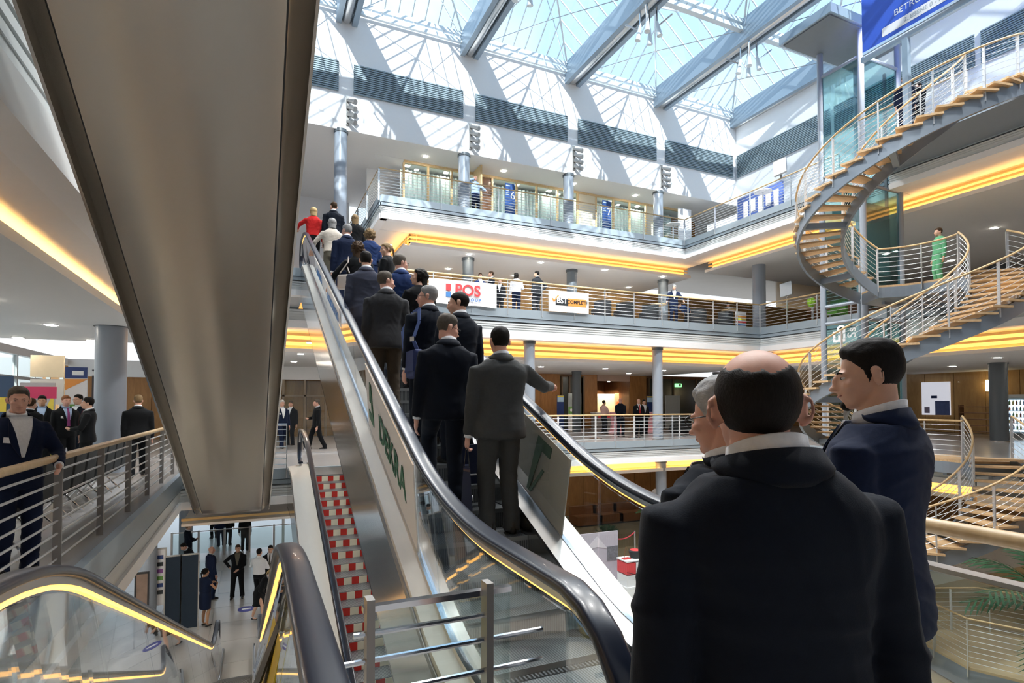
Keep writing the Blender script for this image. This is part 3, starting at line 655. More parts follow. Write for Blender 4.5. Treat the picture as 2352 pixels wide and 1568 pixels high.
# D: escalator going down beside the viewer
fD = ramp(3.06, -.42, 0, -5.0)
_, _, gRD, _, _, _ = escalator('escalator descending to the lobby at the lower left, its handrail lit warm yellow', fD, 2.2, 15.4, .2, 17.0, -.70, .0, -.85, .15, -1.02, .34, -.168, .4, 2.2, 33, side=.8, strip=2)
gRD(2.5, 3.35, 'advert_panel', mat('yellow_advert', (.80, .58, .03), .5), -.010, .14, .80)
gRD(2.75, 2.95, 'advert_print', mat('black_advert_print', (.02, .02, .015), .5), -.022, .3, .7)
# E2: overhead escalator seen from below
fE2 = ramp(3.3, -.44, 5.2, 0.0)
escalator('overhead escalator seen from below, brushed steel underside', fE2, 2.6, 15.2, 1.2, 16.8, -.98, .08, -1.06, .16, -1.25, .32, -.176, .4, 2.6, 32, side=1.0, under=(.16, -1.08, .14))
# ------------------------------------------------------------------ little guard rail between the escalators
t = thing('guard_rail', 'small steel guard rail with glass between two escalators, in front of the viewer', 'railing', (.55, 1.76, 0))
part(t, 'top_bar', MB().box(.30, .79, 1.745, 1.775, .988, 1.006), M_CHROME)
for k, z in enumerate((.93, .85, .75, .65, .55, .45, .35)):
    part(t, 'bar', MB().tube([(.27 if k == 0 else .22, 1.735, z), (.70 if k == 0 else .90, 1.735, z)], .009, 8), M_CHROME, True)
for x in (.318, .70): part(t, 'post', MB().box(x-.012, x+.012, 1.715, 1.765, 0, 1.035), M_POST)
part(t, 'glass_panel', MB().box(.31, .80, 1.78, 1.788, .1, .99), M_GLASS)
# ================================================================== SPIRAL STAIR
HC = (16.33, 9.7); RI, RO = 1.45, 2.6; HB = math.atan2(-HC[1], -HC[0])
def hel(r, t, z): a = HB-t; return Vector((HC[0]+r*math.cos(a), HC[1]+r*math.sin(a), z))
def flight(label, zoff, t0, t1, rl):
    zf = lambda t: 8.12+zoff-1.09*t
    tm = (t0+t1)/2; T = thing('spiral_stair', label, 'staircase', hel(2, tm, zf(tm)))
    ts = np.linspace(t0, t1, 60)
    for r, w in ((RO, .035), (RI, .035)):
        vs = []; fc = []
        for t in ts:
            for rr, dz in ((r-w, 0), (r+w, 0), (r+w, -.36), (r-w, -.36)): vs.append(hel(rr, t, zf(t)+dz))
        for i in range(len(ts)-1):
            for j in range(4): fc.append((4*i+j, 4*i+(j+1) % 4, 4*i+4+(j+1) % 4, 4*i+4+j))
        fc += [(0, 1, 2, 3), (4*len(ts)-4, 4*len(ts)-1, 4*len(ts)-2, 4*len(ts)-3)]
        part(T, 'stringer', MB().add(vs, fc), M_STAIRST, True)
    n = int((t1-t0)/.1514)
    for k in range(n):
        t = t0+.1514*(k+.5); z = zf(t)+.03; vs = []
        for dz in (0, .05):
            for rr, dt in ((RI-.02, -.10), (RO+.13, -.10), (RO+.13, .10), (RI-.02, .10)): vs.append(hel(rr, t+dt, z+dz))
        part(T, 'tread', MB().add(vs, [(3, 2, 1, 0), (4, 5, 6, 7), (0, 1, 5, 4), (1, 2, 6, 5), (2, 3, 7, 6), (3, 0, 4, 7)]), M_TREAD)
    for k in range(4):
        t = t0+(t1-t0)*(k+.5)/4; a, b = hel(RI, t, zf(t)-.25), hel(RO, t, zf(t)-.25); part(T, 'crossbeam', MB().bar(a, b, .14, .16), M_STAIRST)
    tt = np.linspace(t0, t1, 44)
    railing([hel(RO+.03, t, zf(t)+.03) for t in tt], 'outer curved wood railing of the '+rl, nbar=7, step=1.25, rr=.026, barr=.007, parent=T)
    railing([hel(RI-.03, t, zf(t)+.03) for t in tt], 'inner curved wood railing of the '+rl, nbar=7, step=1.1, rr=.026, barr=.007, parent=T)
flight('uppermost flight of the spiral stair curving against the bright lift', 0, -1.5, 2.68, 'uppermost spiral flight')
flight('middle flight of the spiral stair above the navy suited man', -5.15, -2.05, 2.68, 'middle spiral flight')
flight('lowest flight of the spiral stair going down to the lobby at lower right', -10.2, -2.05, 2.1, 'lowest spiral flight')
def landing(z, label, xfar):
    a0, a1 = HB-2.68, HB+2.05
    while a1 < a0-2*PI: a1 += 2*PI
    a0 += 2*PI if a0 < a1-PI else 0
    lo, hi = sorted((a1-2*PI if a1 > PI else a1, a0)); lo = math.radians(-32); hi = math.radians(56)
    ar = np.linspace(lo, hi, 14); inn = [(HC[0]+RI*math.cos(a), HC[1]+RI*math.sin(a)) for a in ar]
    poly = inn+[(HC[0]+RO*math.cos(hi), HC[1]+RO*math.sin(hi)), (xfar, HC[1]+RO*math.sin(hi)), (xfar, HC[1]+RO*math.sin(lo)), (HC[0]+RO*math.cos(lo), HC[1]+RO*math.sin(lo))]
    T = thing('stair_landing', label, 'landing', (19.5, 9.9, z))
    part(T, 'deck', MB().prism(poly, z-.06, z), M_TREAD); part(T, 'frame', MB().prism(poly, z-.38, z-.06), M_STAIRST)
    for k in range(6):
        y = HC[1]-1.2+.55*k; part(T, 'joist', MB().box(17.9, xfar, y-.05, y+.05, z-.46, z-.38), M_STAIRST)
    railing([(p[0]-.04, p[1], z) for p in inn], 'curved wood railing round the inside of the '+label.split(' of the')[0], nbar=7, step=1.1, rr=.026, barr=.007, parent=T)
landing(5.2, 'landing where a green clad person stands of the middle gallery', XB)
landing(.05, 'ground gallery landing of the spiral stair', 19.5)
# octagonal lower landing by the palm
oc = [(16.5+1.6*math.cos(a), 7.6+1.6*math.sin(a)) for a in np.linspace(0, 2*PI, 9)[:-1]]
T = thing('stair_landing', 'octagonal low landing with slim railing at the bottom right edge', 'landing', (16.5, 7.6, -4.4))
part(T, 'deck', MB().prism(oc, -4.46, -4.4), mat('tan_deck', (.46, .36, .22), .4)); part(T, 'frame', MB().prism(oc, -4.95, -4.46), M_STAIRST)
railing([(p[0], p[1], -4.4) for p in oc+[oc[0]]], 'slim railing round the octagonal low landing', nbar=8, step=1.0, rr=.02, barr=.006, parent=T)
# near railing on the right
t = thing('railing', 'thick wood handrail and steel bars close by at the right edge', 'railing', (2.88, .8, 0))
part(t, 'handrail', MB().tube([(2.88, -1.5, 1.05), (2.88, 1.75, 1.05)], .036, 14), M_WOODRAIL, True)
part(t, 'flat_bar', MB().box(2.84, 2.92, -1.5, 1.75, .855, .875), M_POST)
for y in (1.22, -.2): part(t, 'post', MB().box(2.86, 2.90, y-.02, y+.02, 0, 1.02), M_POST)
part(t, 'glass_panel', MB().box(2.876, 2.884, -1.4, 1.7, .1, .84), M_GLASS)
# ================================================================== GLASS LIFT
t = thing('lift_tower', 'glass lift tower with grey posts behind the spiral stair', 'lift', (19.1, 12.8, L0))
lx0, lx1, ly0, ly1 = 18.18, 20.15, 12.03, 13.5
for x, y in ((lx0, ly0), (lx1, ly0), (lx0, ly1), (lx1, ly1)): part(t, 'post', MB().cyl((x, y), .10, L0, 14.1, 14), M_COLUMN, True)
for z in (-1.0, .3, 4.4, 5.0, 8.9, 9.6, 13.2):
    part(t, 'cross_tube', MB().tube([(lx0, ly0, z), (lx0, ly1, z)], .06, 8), M_COLUMN, True); part(t, 'cross_tube', MB().tube([(lx0, ly0, z), (lx1, ly0, z)], .06, 8), M_COLUMN, True)
for z0, z1 in ((-5, -1), (-1, .3), (.3, 4.4), (5, 8.9), (9.6, 13.2)):
    part(t, 'pane', MB().box(lx0-.01, lx0+.01, ly0+.1, ly1-.1, z0+.06, z1-.06), M_TEALGLASS); part(t, 'pane', MB().box(lx0+.1, lx1-.1, ly0-.01, ly0+.01, z0+.06, z1-.06), M_TEALGLASS)
    part(t, 'pane', MB().box(lx1-.01, lx1+.01, ly0+.1, ly1-.1, z0+.06, z1-.06), M_TEALGLASS)
part(t, 'cabin', MB().box(lx0+.25, lx1-.25, ly0+.2, ly1-.2, 5.9, 6.05).box(lx0+.25, lx1-.25, ly0+.2, ly1-.2, 8.2, 8.4).box(lx1-.3, lx1-.25, ly0+.2, ly1-.2, 6.05, 8.2), mat('lift_cabin_teal', (.10, .18, .18), .3, .3))
for y in (ly0+.35, ly1-.35): part(t, 'guide_rail', MB().box(lx1-.2, lx1-.12, y-.04, y+.04, L0, 13.2), M_COLDARK)
part(t, 'canopy', MB().box(16.5, 20.4, 11.85, 13.8, 14.1, 14.4), M_BEAM); part(t, 'canopy_soffit', MB().box(16.6, 20.3, 11.95, 13.7, 14.06, 14.1), mat('canopy_soffit_grey', (.16, .18, .20), .6))
letters(t, 'Eb', .62, (lx0-.03, ly1-.62, 4.0), (0, .0, 1), (0, 1, 0), M_TXTWHITE, bold=.01); letters(t, 'Ss', .42, (lx0-.03, ly1-1.05, 4.0), (0, 0, 1), (0, 1, 0), M_TXTWHITE)
# ------------------------------------------------------------------ hanging blue banner on its frame
t = thing('gantry', 'grey steel gantry carrying the blue banner at the upper right', 'gantry', (17.5, 9.5, 12.7))
part(t, 'beam', MB().box(17.4, 17.52, 6.6, 11.5, 12.45, 12.62), M_BEAM); part(t, 'post', MB().box(17.4, 17.56, 10.1, 10.26, L3, 12.45), M_BEAM); part(t, 'beam', MB().box(17.4, 17.52, 6.6, 11.5, 15.7, 15.85), M_BEAM)
part(t, 'hanger', MB().box(17.42, 17.5, 11.3, 11.4, 15.8, ROOFZ+.3), M_BEAM); part(t, 'hanger', MB().box(17.42, 17.5, 6.7, 6.8, 15.8, ROOFZ+.3), M_BEAM)
part(t, 'post', MB().box(17.4, 17.5, 6.65, 6.75, L3, 12.45), M_BEAM)
t = thing('banner', 'big blue banner with pale lettering hung at the upper right', 'banner', (17.3, 9.2, 14.2))
part(t, 'cloth', MB().box(17.33, 17.36, 6.8, 11.4, 12.68, 15.7), M_BLUEPRINT)
part(t, 'hem_bar', MB().box(17.32, 17.38, 6.8, 11.4, 12.60, 12.68), M_CHROME)
part(t, 'printed_strip', MB().box(17.322, 17.332, 6.8, 10.78, 12.82, 13.08), M_WHITEPAPER)
letters(t, '2. EBENE 0 - NEBEN', .17, (17.318, 9.4, 12.95), (0, -1, 0), (0, 0, 1), mat('grey_lettering', (.45, .50, .55), .6), depth=.001)
letters(t, 'BETRUGSSCHA', .26, (17.326, 9.55, 13.33), (0, -1, 0), (0, 0, 1), M_TXTWHITE, depth=.001)
letters(t, '20', .62, (17.326, 9.2, 14.0), (0, -1, 0), (0, 0, 1), M_TXTWHITE, depth=.001)
# ================================================================== FURNITURE, SIGNS, BANNERS
def quad_board(t, name, x0, x1, y, z0, z1, m, th=.03): return part(t, name, MB().box(x0, x1, y-th, y, z0, z1), m)
# --- banner IPOS GROUP on the middle gallery
yb = YA-.19
a, b = onY(985, 640, yb), onY(1141, 680, yb); z1, z0 = onY(1139, 652, yb).z, onY(1141, 707, yb).z
t = thing('banner', 'white banner with red letters tied to the middle gallery railing behind the queue', 'banner', ((a.x+b.x)/2, yb, z0))
mb = MB(); vs = []; n = 16
for k in range(n+1):
    x = a.x+(b.x-a.x)*k/n; w = .02*math.sin(k*1.3); vs += [(x, yb+w, z0+.02*math.sin(k*.7)), (x, yb+w, z1), (x, yb+w+.012, z1), (x, yb+w+.012, z0+.02*math.sin(k*.7))]
mb.add(vs, [(4*k+j, 4*k+(j+1) % 4, 4*k+4+(j+1) % 4, 4*k+4+j) for k in range(n) for j in range(4)]+[(0, 1, 2, 3), (4*n+3, 4*n+2, 4*n+1, 4*n)]); part(t, 'cloth', mb, M_WHITEPAPER, True)
W = b.x-a.x; H = z1-z0; zc = (z0+z1)/2
cx = lambda px: onY(px, 670, yb).x
letters(t, 'POS', H*.62, (cx(1074), yb-.03, zc+.10*H), (1, 0, 0), (0, 0, 1), M_TXTRED, bold=.012, depth=.006)
letters(t, 'GROUP', H*.17, (cx(1084), yb-.03, z0+.24*H), (1, 0, 0), (0, 0, 1), M_TXTBLUE, bold=.004, spacing=1.5, depth=.006)
xl_ = cx(1025); part(t, 'emblem', MB().box(xl_-.02, xl_+.16, yb-.035, yb-.025, zc+.05*H, zc+.32*H), M_TXTRED); part(t, 'emblem', MB().box(xl_-.02, xl_+.16, yb-.035, yb-.025, zc-.2*H, zc-.01*H), M_TXTBLUE)
# --- banner BST COMPLETE
a, b = onY(1260, 690, yb), onY(1352, 690, yb); z1, z0 = onY(1260, 665, yb).z, onY(1260, 714, yb).z
t = thing('banner', 'small white banner with an orange and black sign on the middle gallery railing', 'banner', ((a.x+b.x)/2, yb, z0))
part(t, 'cloth', MB().box(a.x, b.x, yb-.006, yb+.006, z0, z1), M_WHITEPAPER)
mx, my = (a.x+b.x)/2, (z0+z1)/2; w = b.x-a.x
part(t, 'print_block', MB().box(a.x+.17*w, a.x+.48*w, yb-.012, yb-.004, my-.16, my+.14), M_TXTBLACK); part(t, 'print_block', MB().box(a.x+.48*w, b.x-.06*w, yb-.012, yb-.004, my-.16, my+.14), M_ORANGE)
letters(t, 'BST', .30, (a.x+.325*w, yb-.014, my+.02), (1, 0, 0), (0, 0, 1), M_TXTWHITE, bold=.008, depth=.003); letters(t, 'COMPLETE', .19, (a.x+.71*w, yb-.014, my), (1, 0, 0), (0, 0, 1), M_TXTBLACK, bold=.004, depth=.003)
part(t, 'emblem', MB().bar((a.x+.09*w, yb-.01, my+.10), (a.x+.13*w, yb-.01, my-.02), .05, .01, (0, 1, 0)).bar((a.x+.13*w, yb-.01, my-.02), (a.x+.24*w, yb-.01, my+.24), .05, .01, (0, 1, 0)), M_ORANGE)
# --- middle gallery furniture
M_SEAT = mat('charcoal_upholstery', (.022, .026, .030), .8, bump=.2, bscale=200)
def armchair(loc, rz, label):
    t = thing('armchair', label, 'armchair', loc, rz, 'dark tub armchairs on the middle gallery')
    def P(nm, mb, m=M_SEAT): me = mb.mesh(nm, m, True); return link(nm, me, t)
    P('seat', MB().box(-.32, .32, -.30, .30, .28, .46)); vs = []
    mb = MB(); n = 14
    for k in range(n+1):
        a = PI*(.0+k/n); vs += [(.40*math.cos(a), -.05-.40*math.sin(a), .12), (.30*math.cos(a), -.05-.30*math.sin(a), .12), (.31*math.cos(a), -.05-.31*math.sin(a), .78), (.41*math.cos(a), -.05-.41*math.sin(a), .78)]
    mb.add(vs, [(4*k+j, 4*k+(j+1) % 4, 4*k+4+(j+1) % 4, 4*k+4+j) for k in range(n) for j in range(4)]+[(0, 1, 2, 3), (4*n+3, 4*n+2, 4*n+1, 4*n)]); P('backrest', mb)
    for x in (-.28, .28):
        for y in (-.28, .24): P('leg', MB().cyl((x, y), .02, 0, .28, 8), M_CHROME)
    return t
chairs = [('leftmost', 1381), ('second from left', 1432), ('third from left', 1490), ('fourth from left', 1600), ('rightmost', 1662)]
for nm, px in chairs: armchair((onY(px, 730, 20.35).x, 20.35, L2), 0, '%s dark tub armchair seen through the middle gallery railing' % nm)
def tall_table(loc, label, top=M_WOODLIGHT, r=.38, h=1.08, cat='table', group=None):
    t = thing('bar_table', label, cat, loc, 0, group)
    x, y, z = loc; part(t, 'tabletop', MB().cyl((x, y), r, z+h-.03, z+h, 24), top, True); part(t, 'stem', MB().cyl((x, y), .035, z+.03, z+h-.03, 12), M_CHROME, True); part(t, 'foot', MB().cyl((x, y), r*.7, z, z+.03, 20), M_CHROME, True); return t
tall_table((onY(1512, 700, 21.2).x, 21.2, L2), 'light wood bar table behind the man leaning on the middle gallery railing'); tall_table((onY(1675, 700, 21.0).x, 21.0, L2), 'light wood bar table near the striped leaflet stand')
tall_table((XB+1.2, 17.6, L2), 'light wood bar table on the right part of the middle gallery')
t = thing('leaflet_stand', 'white stand with red blue and yellow stripes on the middle gallery', 'stand', (onY(1701, 720, 20.2).x, 20.2, L2)); x = t.location.x
part(t, 'panel', MB().box(x-.33, x+.33, 20.18, 20.22, L2, L2+.85), M_WHITEPAPER)
for k, m in enumerate((M_TXTBLUE, M_TXTRED, mat('yellow_print', (.9, .7, .1), .5), M_ORANGE)): part(t, 'stripe', MB().box(x-.33, x+.33, 20.165, 20.18, L2+.2+.13*k, L2+.27+.13*k), m)
t = thing('armchair', 'bright green chair on the right part of the middle gallery', 'armchair', (XB+1.0, 16.4, L2)); x, y = XB+1.0, 16.4
M_GR = mat('green_fabric', (.10, .30, .04), .7); part(t, 'seat', MB().box(x-.35, x+.35, y-.35, y+.35, L2+.25, L2+.45), M_GR); part(t, 'backrest', MB().box(x+.2, x+.35, y-.35, y+.35, L2+.45, L2+.95), M_GR)
for dx in (-.3, .3): part(t, 'leg', MB().cyl((x+dx, y), .025, L2, L2+.25, 8), M_CHROME)
t = thing('balloon', 'lime green balloon by the middle gallery railing on the right', 'balloon', (XB+.7, 17.3, L2+.85)); v = MB().lathe((XB+.7, 17.3, L2+.70), [(.02, 0), (.12, .08), (.18, .22), (.17, .34), (.10, .43), (.02, .46)], 18); part(t, 'skin', v, mat('lime_balloon', (.40, .75, .06), .35), True); part(t, 'string', MB().tube([(XB+.7, 17.3, L2), (XB+.7, 17.3, L2+.7)], .005, 5), M_WHITE)
for (x, y, z, lab) in ((XB-.1, 17.9, L2+1.1, 'grey tilted floodlight on the middle gallery railing at the right'), (XB3-.1, 16.2, L3+1.05, 'grey tilted floodlight on the top gallery railing near the spiral stair')):
    t = thing('floodlight', lab, 'floodlight', (x, y, z)); part(t, 'bracket', MB().box(x-.03, x+.03, y-.03, y+.03, z, z+.25), M_POST); part(t, 'housing', MB().obox((x-.05, y, z+.45), Vector((.10, -.22, .05)), Vector((.02, .03, .30)), Vector((.05, .02, -.01))), mat('floodlight_grey', (.48, .50, .52), .4, .3))
# --- top gallery: glazed room with wooden frames
t = thing('glazed_partition', 'glazed room front with light wood frames along the top gallery', 'partition', (12, 23.7, L3))
xs = [onY(p, 450, 23.7).x for p in (927, 983, 1037, 1092, 1130, 1186, 1232, 1280, 1326, 1368, 1408, 1445, 1483, 1520, 1560)]
zt = L3+2.2
part(t, 'head_rail', MB().box(xs[0], xs[-1], 23.64, 23.76, zt, zt+.10), M_WOODLIGHT)
for k, x in enumerate(xs): part(t, 'mullion', MB().box(x-.04, x+.04, 23.64, 23.76, L3, zt), M_WOODLIGHT)
for k, (p, q) in enumerate(zip(xs, xs[1:])):
    if k in (3,): part(t, 'door_leaf', MB().box(p+.05, q-.05, 23.70, 23.74, L3, zt-.02), M_WOODDARK)
    elif k in (8, 12): part(t, 'solid_panel', MB().box(p+.04, q-.04, 23.68, 23.72, L3, zt), mat('cream_panel', (.80, .74, .58), .6))
    else: part(t, 'pane', MB().box(p+.04, q-.04, 23.69, 23.70, L3, zt), M_GLASS)
t2 = thing('open_door', 'open light wood door edge behind the man on the phone, top gallery', 'door', (xs[3]+.1, 23.2, L3)); part(t2, 'leaf', MB().box(xs[3]-.12, xs[3]-.04, 22.75, 23.62, L3, L3+2.5), M_WOODLIGHT); part(t2, 'handle', MB().box(xs[3]-.16, xs[3]-.12, 22.85, 22.97, L3+1.02, L3+1.05), M_CHROME)
t = thing('curtain', 'pale teal curtain behind the glazed front of the top gallery', 'curtain', (12, 24.3, L3)); mb = MB(); vs = []; n = 260
for k in range(n+1):
    x = xs[0]+(xs[-1]-xs[0])*k/n; y = 24.4+.05*math.sin(k*1.9)+.02*math.sin(k*.7); vs += [(x, y, L3), (x, y, zt), (x, y+.02, zt), (x, y+.02, L3)]
mb.add(vs, [(4*k+j, 4*k+(j+1) % 4, 4*k+4+(j+1) % 4, 4*k+4+j) for k in range(n) for j in range(4)]); part(t, 'cloth', mb, M_CURTAIN, True)
struct('wall_far', MB().box(4.35, 24, 25.2, 25.4, L3, 12.1), M_WHITE); struct('wall_far', MB().box(xs[-1]+.1, 22.9, 25.0, 25.15, L3, 12.1), M_WOODWALL); struct('wall_far', MB().box(4.4, 24, 23.6, 23.8, zt+.1, 12.1), M_SOFFIT)
for s, px, ww in (('6', 1171, 'first'), ('7', 1393, 'second')):
    x = onY(px, 470, 22.9).x; t = thing('roll_up_sign', '%s blue roll up sign from the left before the glazed top gallery, numeral %s' % (ww, s), 'sign', (x, 22.9, L3))
    part(t, 'panel', MB().box(x-.24, x+.24, 22.88, 22.90, L3+.05, L3+1.75), mat('sign_blue', (.03, .09, .30), .5)); part(t, 'foot', MB().box(x-.26, x+.26, 22.8, 22.98, L3, L3+.05), M_CHROME)
    letters(t, s, .5, (x+.13, 22.87, L3+1.2), (1, 0, 0), (0, 0, 1), M_TXTWHITE, depth=.002)
    for k, (z, w) in enumerate(((1.62, .2), (1.4, .14), (1.3, .12), (1.2, .16), (.62, .34), (.35, .3))): part(t, 'print_line', MB().box(x-.2, x-.2+w, 22.872, 22.88, L3+z, L3+z+.05), mat('pale_blue_print', (.55, .66, .85), .5))
x = onY(1572, 500, 22.7).x; t = thing('sign_panel', 'tall white sign panel at the end of the top gallery', 'sign', (x, 22.7, L3)); part(t, 'panel', MB().box(x-.42, x+.42, 22.66, 22.72, L3, L3+1.95), M_WHITEPAPER); part(t, 'foot', MB().box(x-.45, x+.45, 22.55, 22.85, L3, L3+.03), M_CHROME); letters(t, 'DEBT', .22, (x-.02, 22.65, L3+.95), (0, 0, 1), (-1, 0, 0), mat('sign_slate', (.2, .25, .4), .5))
t = thing('counter', 'light wood counter in the corner of the top gallery', 'counter', (20.9, 24.3, L3)); part(t, 'body', MB().box(20.2, 21.9, 24.1, 24.7, L3, L3+1.0), M_WOODLIGHT); part(t, 'worktop', MB().box(20.15, 21.95, 24.05, 24.75, L3+1.0, L3+1.05), M_WHITE)
tall_table((19.4, 22.75, L3), 'white bar table in the corner of the top gallery', M_WHITE)
t = thing('poster_wall', 'blue poster wall on the right side of the top gallery', 'poster', (20.6, 18.0, L3)); part(t, 'panel', MB().box(20.55, 20.62, 17.1, 19.6, L3+.1, L3+1.5), mat('poster_blue', (.06, .11, .34), .5)); part(t, 'foot', MB().box(20.4, 20.8, 17.6, 17.7, L3, L3+.1).box(20.4, 20.8, 19.0, 19.1, L3, L3+.1), M_CHROME)
for k in range(5): part(t, 'print_block', MB().box(20.535, 20.55, 17.3+.42*k, 17.55+.42*k, L3+.5+.15*(k % 2), L3+1.2), M_WHITEPAPER)
tall_table((19.95, 17.6, L3), 'bar table in front of the blue poster wall on the top gallery', M_WHITE)
# ------------------------------------------------------------------ ground gallery far side: booth and props
P29 = lambda px, py=920, y=28.6: onY(px, py, y)
t = thing('exhibition_booth', 'lit white booth wall inside the doorway behind the two suited men', 'booth', (P29(1405).x, 30.5, 0))
x0, x1 = P29(1372, 900, 30.6).x, P29(1412, 900, 30.6).x; part(t, 'back_wall', MB().box(x0, x1, 30.6, 30.66, .05, 2.25), mat('lit_booth_wall', (.85, .74, .58), .6))
x2, x3 = P29(1413, 900, 30.3).x, P29(1446, 900, 30.3).x; part(t, 'back_wall', MB().box(x2, x3, 30.3, 30.36, .05, 2.3), mat('salmon_poster', (.50, .30, .22), .6)); part(t, 'print_block', MB().box(x2+.12, x3-.1, 30.28, 30.3, .3, 1.75), mat('orange_brown_print', (.38, .13, .05), .5)); letters(t, 'artus', .36, ((x2+x3)/2+.08, 30.27, 2.02), (1, 0, 0), (0, 0, 1), mat('sign_brown', (.10, .05, .03), .6))
part(t, 'lamp', MB().cyl(((x0+x1)/2, 30.3), .08, 3.0, 3.12, 12), M_LAMP)
bl = bpy.data.lights.new('booth_lamp', 'SPOT'); bl.energy = 260; bl.color = (1, .75, .45); bl.spot_size = 1.4; bl.shadow_soft_size = .1; bo_ = bpy.data.objects.new('booth_lamp', bl); COL.objects.link(bo_); bo_.location = ((x0+x1)/2, 29.6, 3.0); bo_.rotation_euler = Vector((0, 1, -1.2)).to_track_quat('-Z', 'Y').to_euler(); bo_.parent = None
x = P29(1387, 940, 28.2).x; t = thing('counter', 'grey counter with a red front in front of the lit booth wall', 'counter', (x, 28.2, L1F)); part(t, 'body', MB().box(x-.75, x+.75, 27.9, 28.4, L1F, 1.05), mat('counter_grey', (.30, .27, .26), .5)); part(t, 'worktop', MB().box(x-.8, x+.8, 27.85, 28.45, 1.05, 1.1), M_WHITE); part(t, 'print_block', MB().box(x-.6, x+.3, 27.88, 27.9, .75, .98), M_TXTRED)
def cloth_table(px, y, lab):
    x = P29(px, 960, y).x; t = thing('bar_table', lab, 'table', (x, y, L1F), 0, 'bar tables under pink stretch cloths')
    part(t, 'stretch_cloth', MB().lathe((x, y, L1F), [(.42, 0), (.30, .18), (.24, .5), (.27, .85), (.40, 1.06), (.40, 1.09)], 24), mat('pink_stretch_cloth', (.80, .36, .42), .6), True); part(t, 'tabletop', MB().cyl((x, y), .40, 1.14, 1.16, 24), M_WHITE); return t
cloth_table(1414, 25.6, 'bar table under a pink stretch cloth left of the man in the dark blue jacket'); cloth_table(1497, 25.3, 'bar table under a pink stretch cloth partly behind the grey column')
x = P29(1320, 950, 27.5).x; t = thing('poster_stand', 'green and white poster stand left of the booth doorway', 'poster', (x, 27.5, L1F)); part(t, 'panel', MB().box(x-.42, x+.42, 27.48, 27.5, L1F+.05, 2.2), M_WHITEPAPER); part(t, 'foot', MB().box(x-.44, x+.44, 27.35, 27.65, L1F, L1F+.05), M_CHROME); part(t, 'print_block', MB().box(x-.42, x+.42, 27.465, 27.48, 1.05, 1.45), mat('leaf_green_print', (.16, .38, .08), .5)); part(t, 'print_block', MB().box(x-.42, x+.42, 27.465, 27.48, 1.45, 2.2), mat('grey_photo_print', (.30, .34, .34), .5, var=.4, scale=3))
for k in range(3): part(t, 'print_disc', MB().tube([(x-.24+.25*k, 27.46, 1.26), (x-.24+.25*k, 27.47, 1.26)], .085, 16), M_WHITEPAPER)
for k in range(3): part(t, 'print_block', MB().box(x+.02+.06*k, x+.42, 27.465, 27.48, .45+.16*k, .53+.16*k), mat('deep_green_print', (.02, .10, .04), .5))
for px, lab in ((1287, 'narrow blue poster stand behind the pointing hand'), (1492, 'narrow blue poster stand partly behind the grey column')):
    x = P29(px, 950, 27.8).x; t = thing('poster_stand', lab, 'poster', (x, 27.8, L1F)); part(t, 'panel', MB().box(x-.22, x+.22, 27.78, 27.8, L1F+.05, 2.1), M_NAVY); part(t, 'foot', MB().box(x-.24, x+.24, 27.65, 27.95, L1F, L1F+.05), M_CHROME); part(t, 'print_block', MB().box(x-.2, x+.2, 27.765, 27.78, 1.72, 1.98), mat('sky_print', (.45, .65, .85), .5)); part(t, 'print_block', MB().box(x-.2, x+.2, 27.765, 27.78, 2.0, 2.07), mat('yellow_print', 0))
for px, y, lab in ((1545, 26.5, 'plain grey partition board right of the grey column'),):
    x = P29(px, 950, y).x; t = thing('partition_board', lab, 'partition', (x, y, L1F)); part(t, 'panel', MB().box(x-.55, x+.55, y-.03, y+.03, L1F+.08, 2.1), mat('partition_grey', (.36, .38, .37), .6)); part(t, 'foot', MB().box(x-.5, x-.4, y-.3, y+.3, L1F, L1F+.08).box(x+.4, x+.5, y-.3, y+.3, L1F, L1F+.08), M_CHROME)
x = P29(1562, 985, 24).x; t = thing('beanbag', 'black rounded seat bag beside the grey partition board', 'seat', (x, 24, L1F)); part(t, 'bag', MB().lathe((x, 24, L1F), [(.5, 0), (.62, .12), (.58, .3), (.40, .55), (.18, .72), (.03, .78)], 22), M_SEAT, True)
for k, px in enumerate((1282, 1368, 1457, 1561)):
    p = onZ(px, 1004+[6, 3, 1, -2][k], L1F); t = thing('barrier_post', '%s white barrier post with round chrome foot behind the far railing' % ['leftmost', 'second from left', 'third from left', 'rightmost'][k], 'barrier', p, 0, 'barrier posts behind the far railing')
    part(t, 'foot', MB().lathe(p, [(.30, 0), (.30, .015), (.05, .05)], 20), M_CHROME, True); part(t, 'pole', MB().cyl((p.x, p.y), .04, L1F+.04, L1F+1.0, 12), M_WHITE, True); part(t, 'cap', MB().cyl((p.x, p.y), .05, L1F+1.0, L1F+1.05, 12), M_STEEL, True)
x = P29(1558, 860, 28.9).x; t = thing('exit_sign', 'small green lit exit sign high on the far wood wall', 'sign', (x, 28.9, 2.75)); part(t, 'box', MB().box(x-.22, x+.22, 28.85, 29.01, 2.7, 2.92), mat('exit_green', (.05, .45, .15), .5, emit=1.2, ecol=(.25, .8, .3))); part(t, 'pictogram', MB().box(x-.02, x+.16, 28.845, 28.85, 2.73, 2.89), M_TXTWHITE)
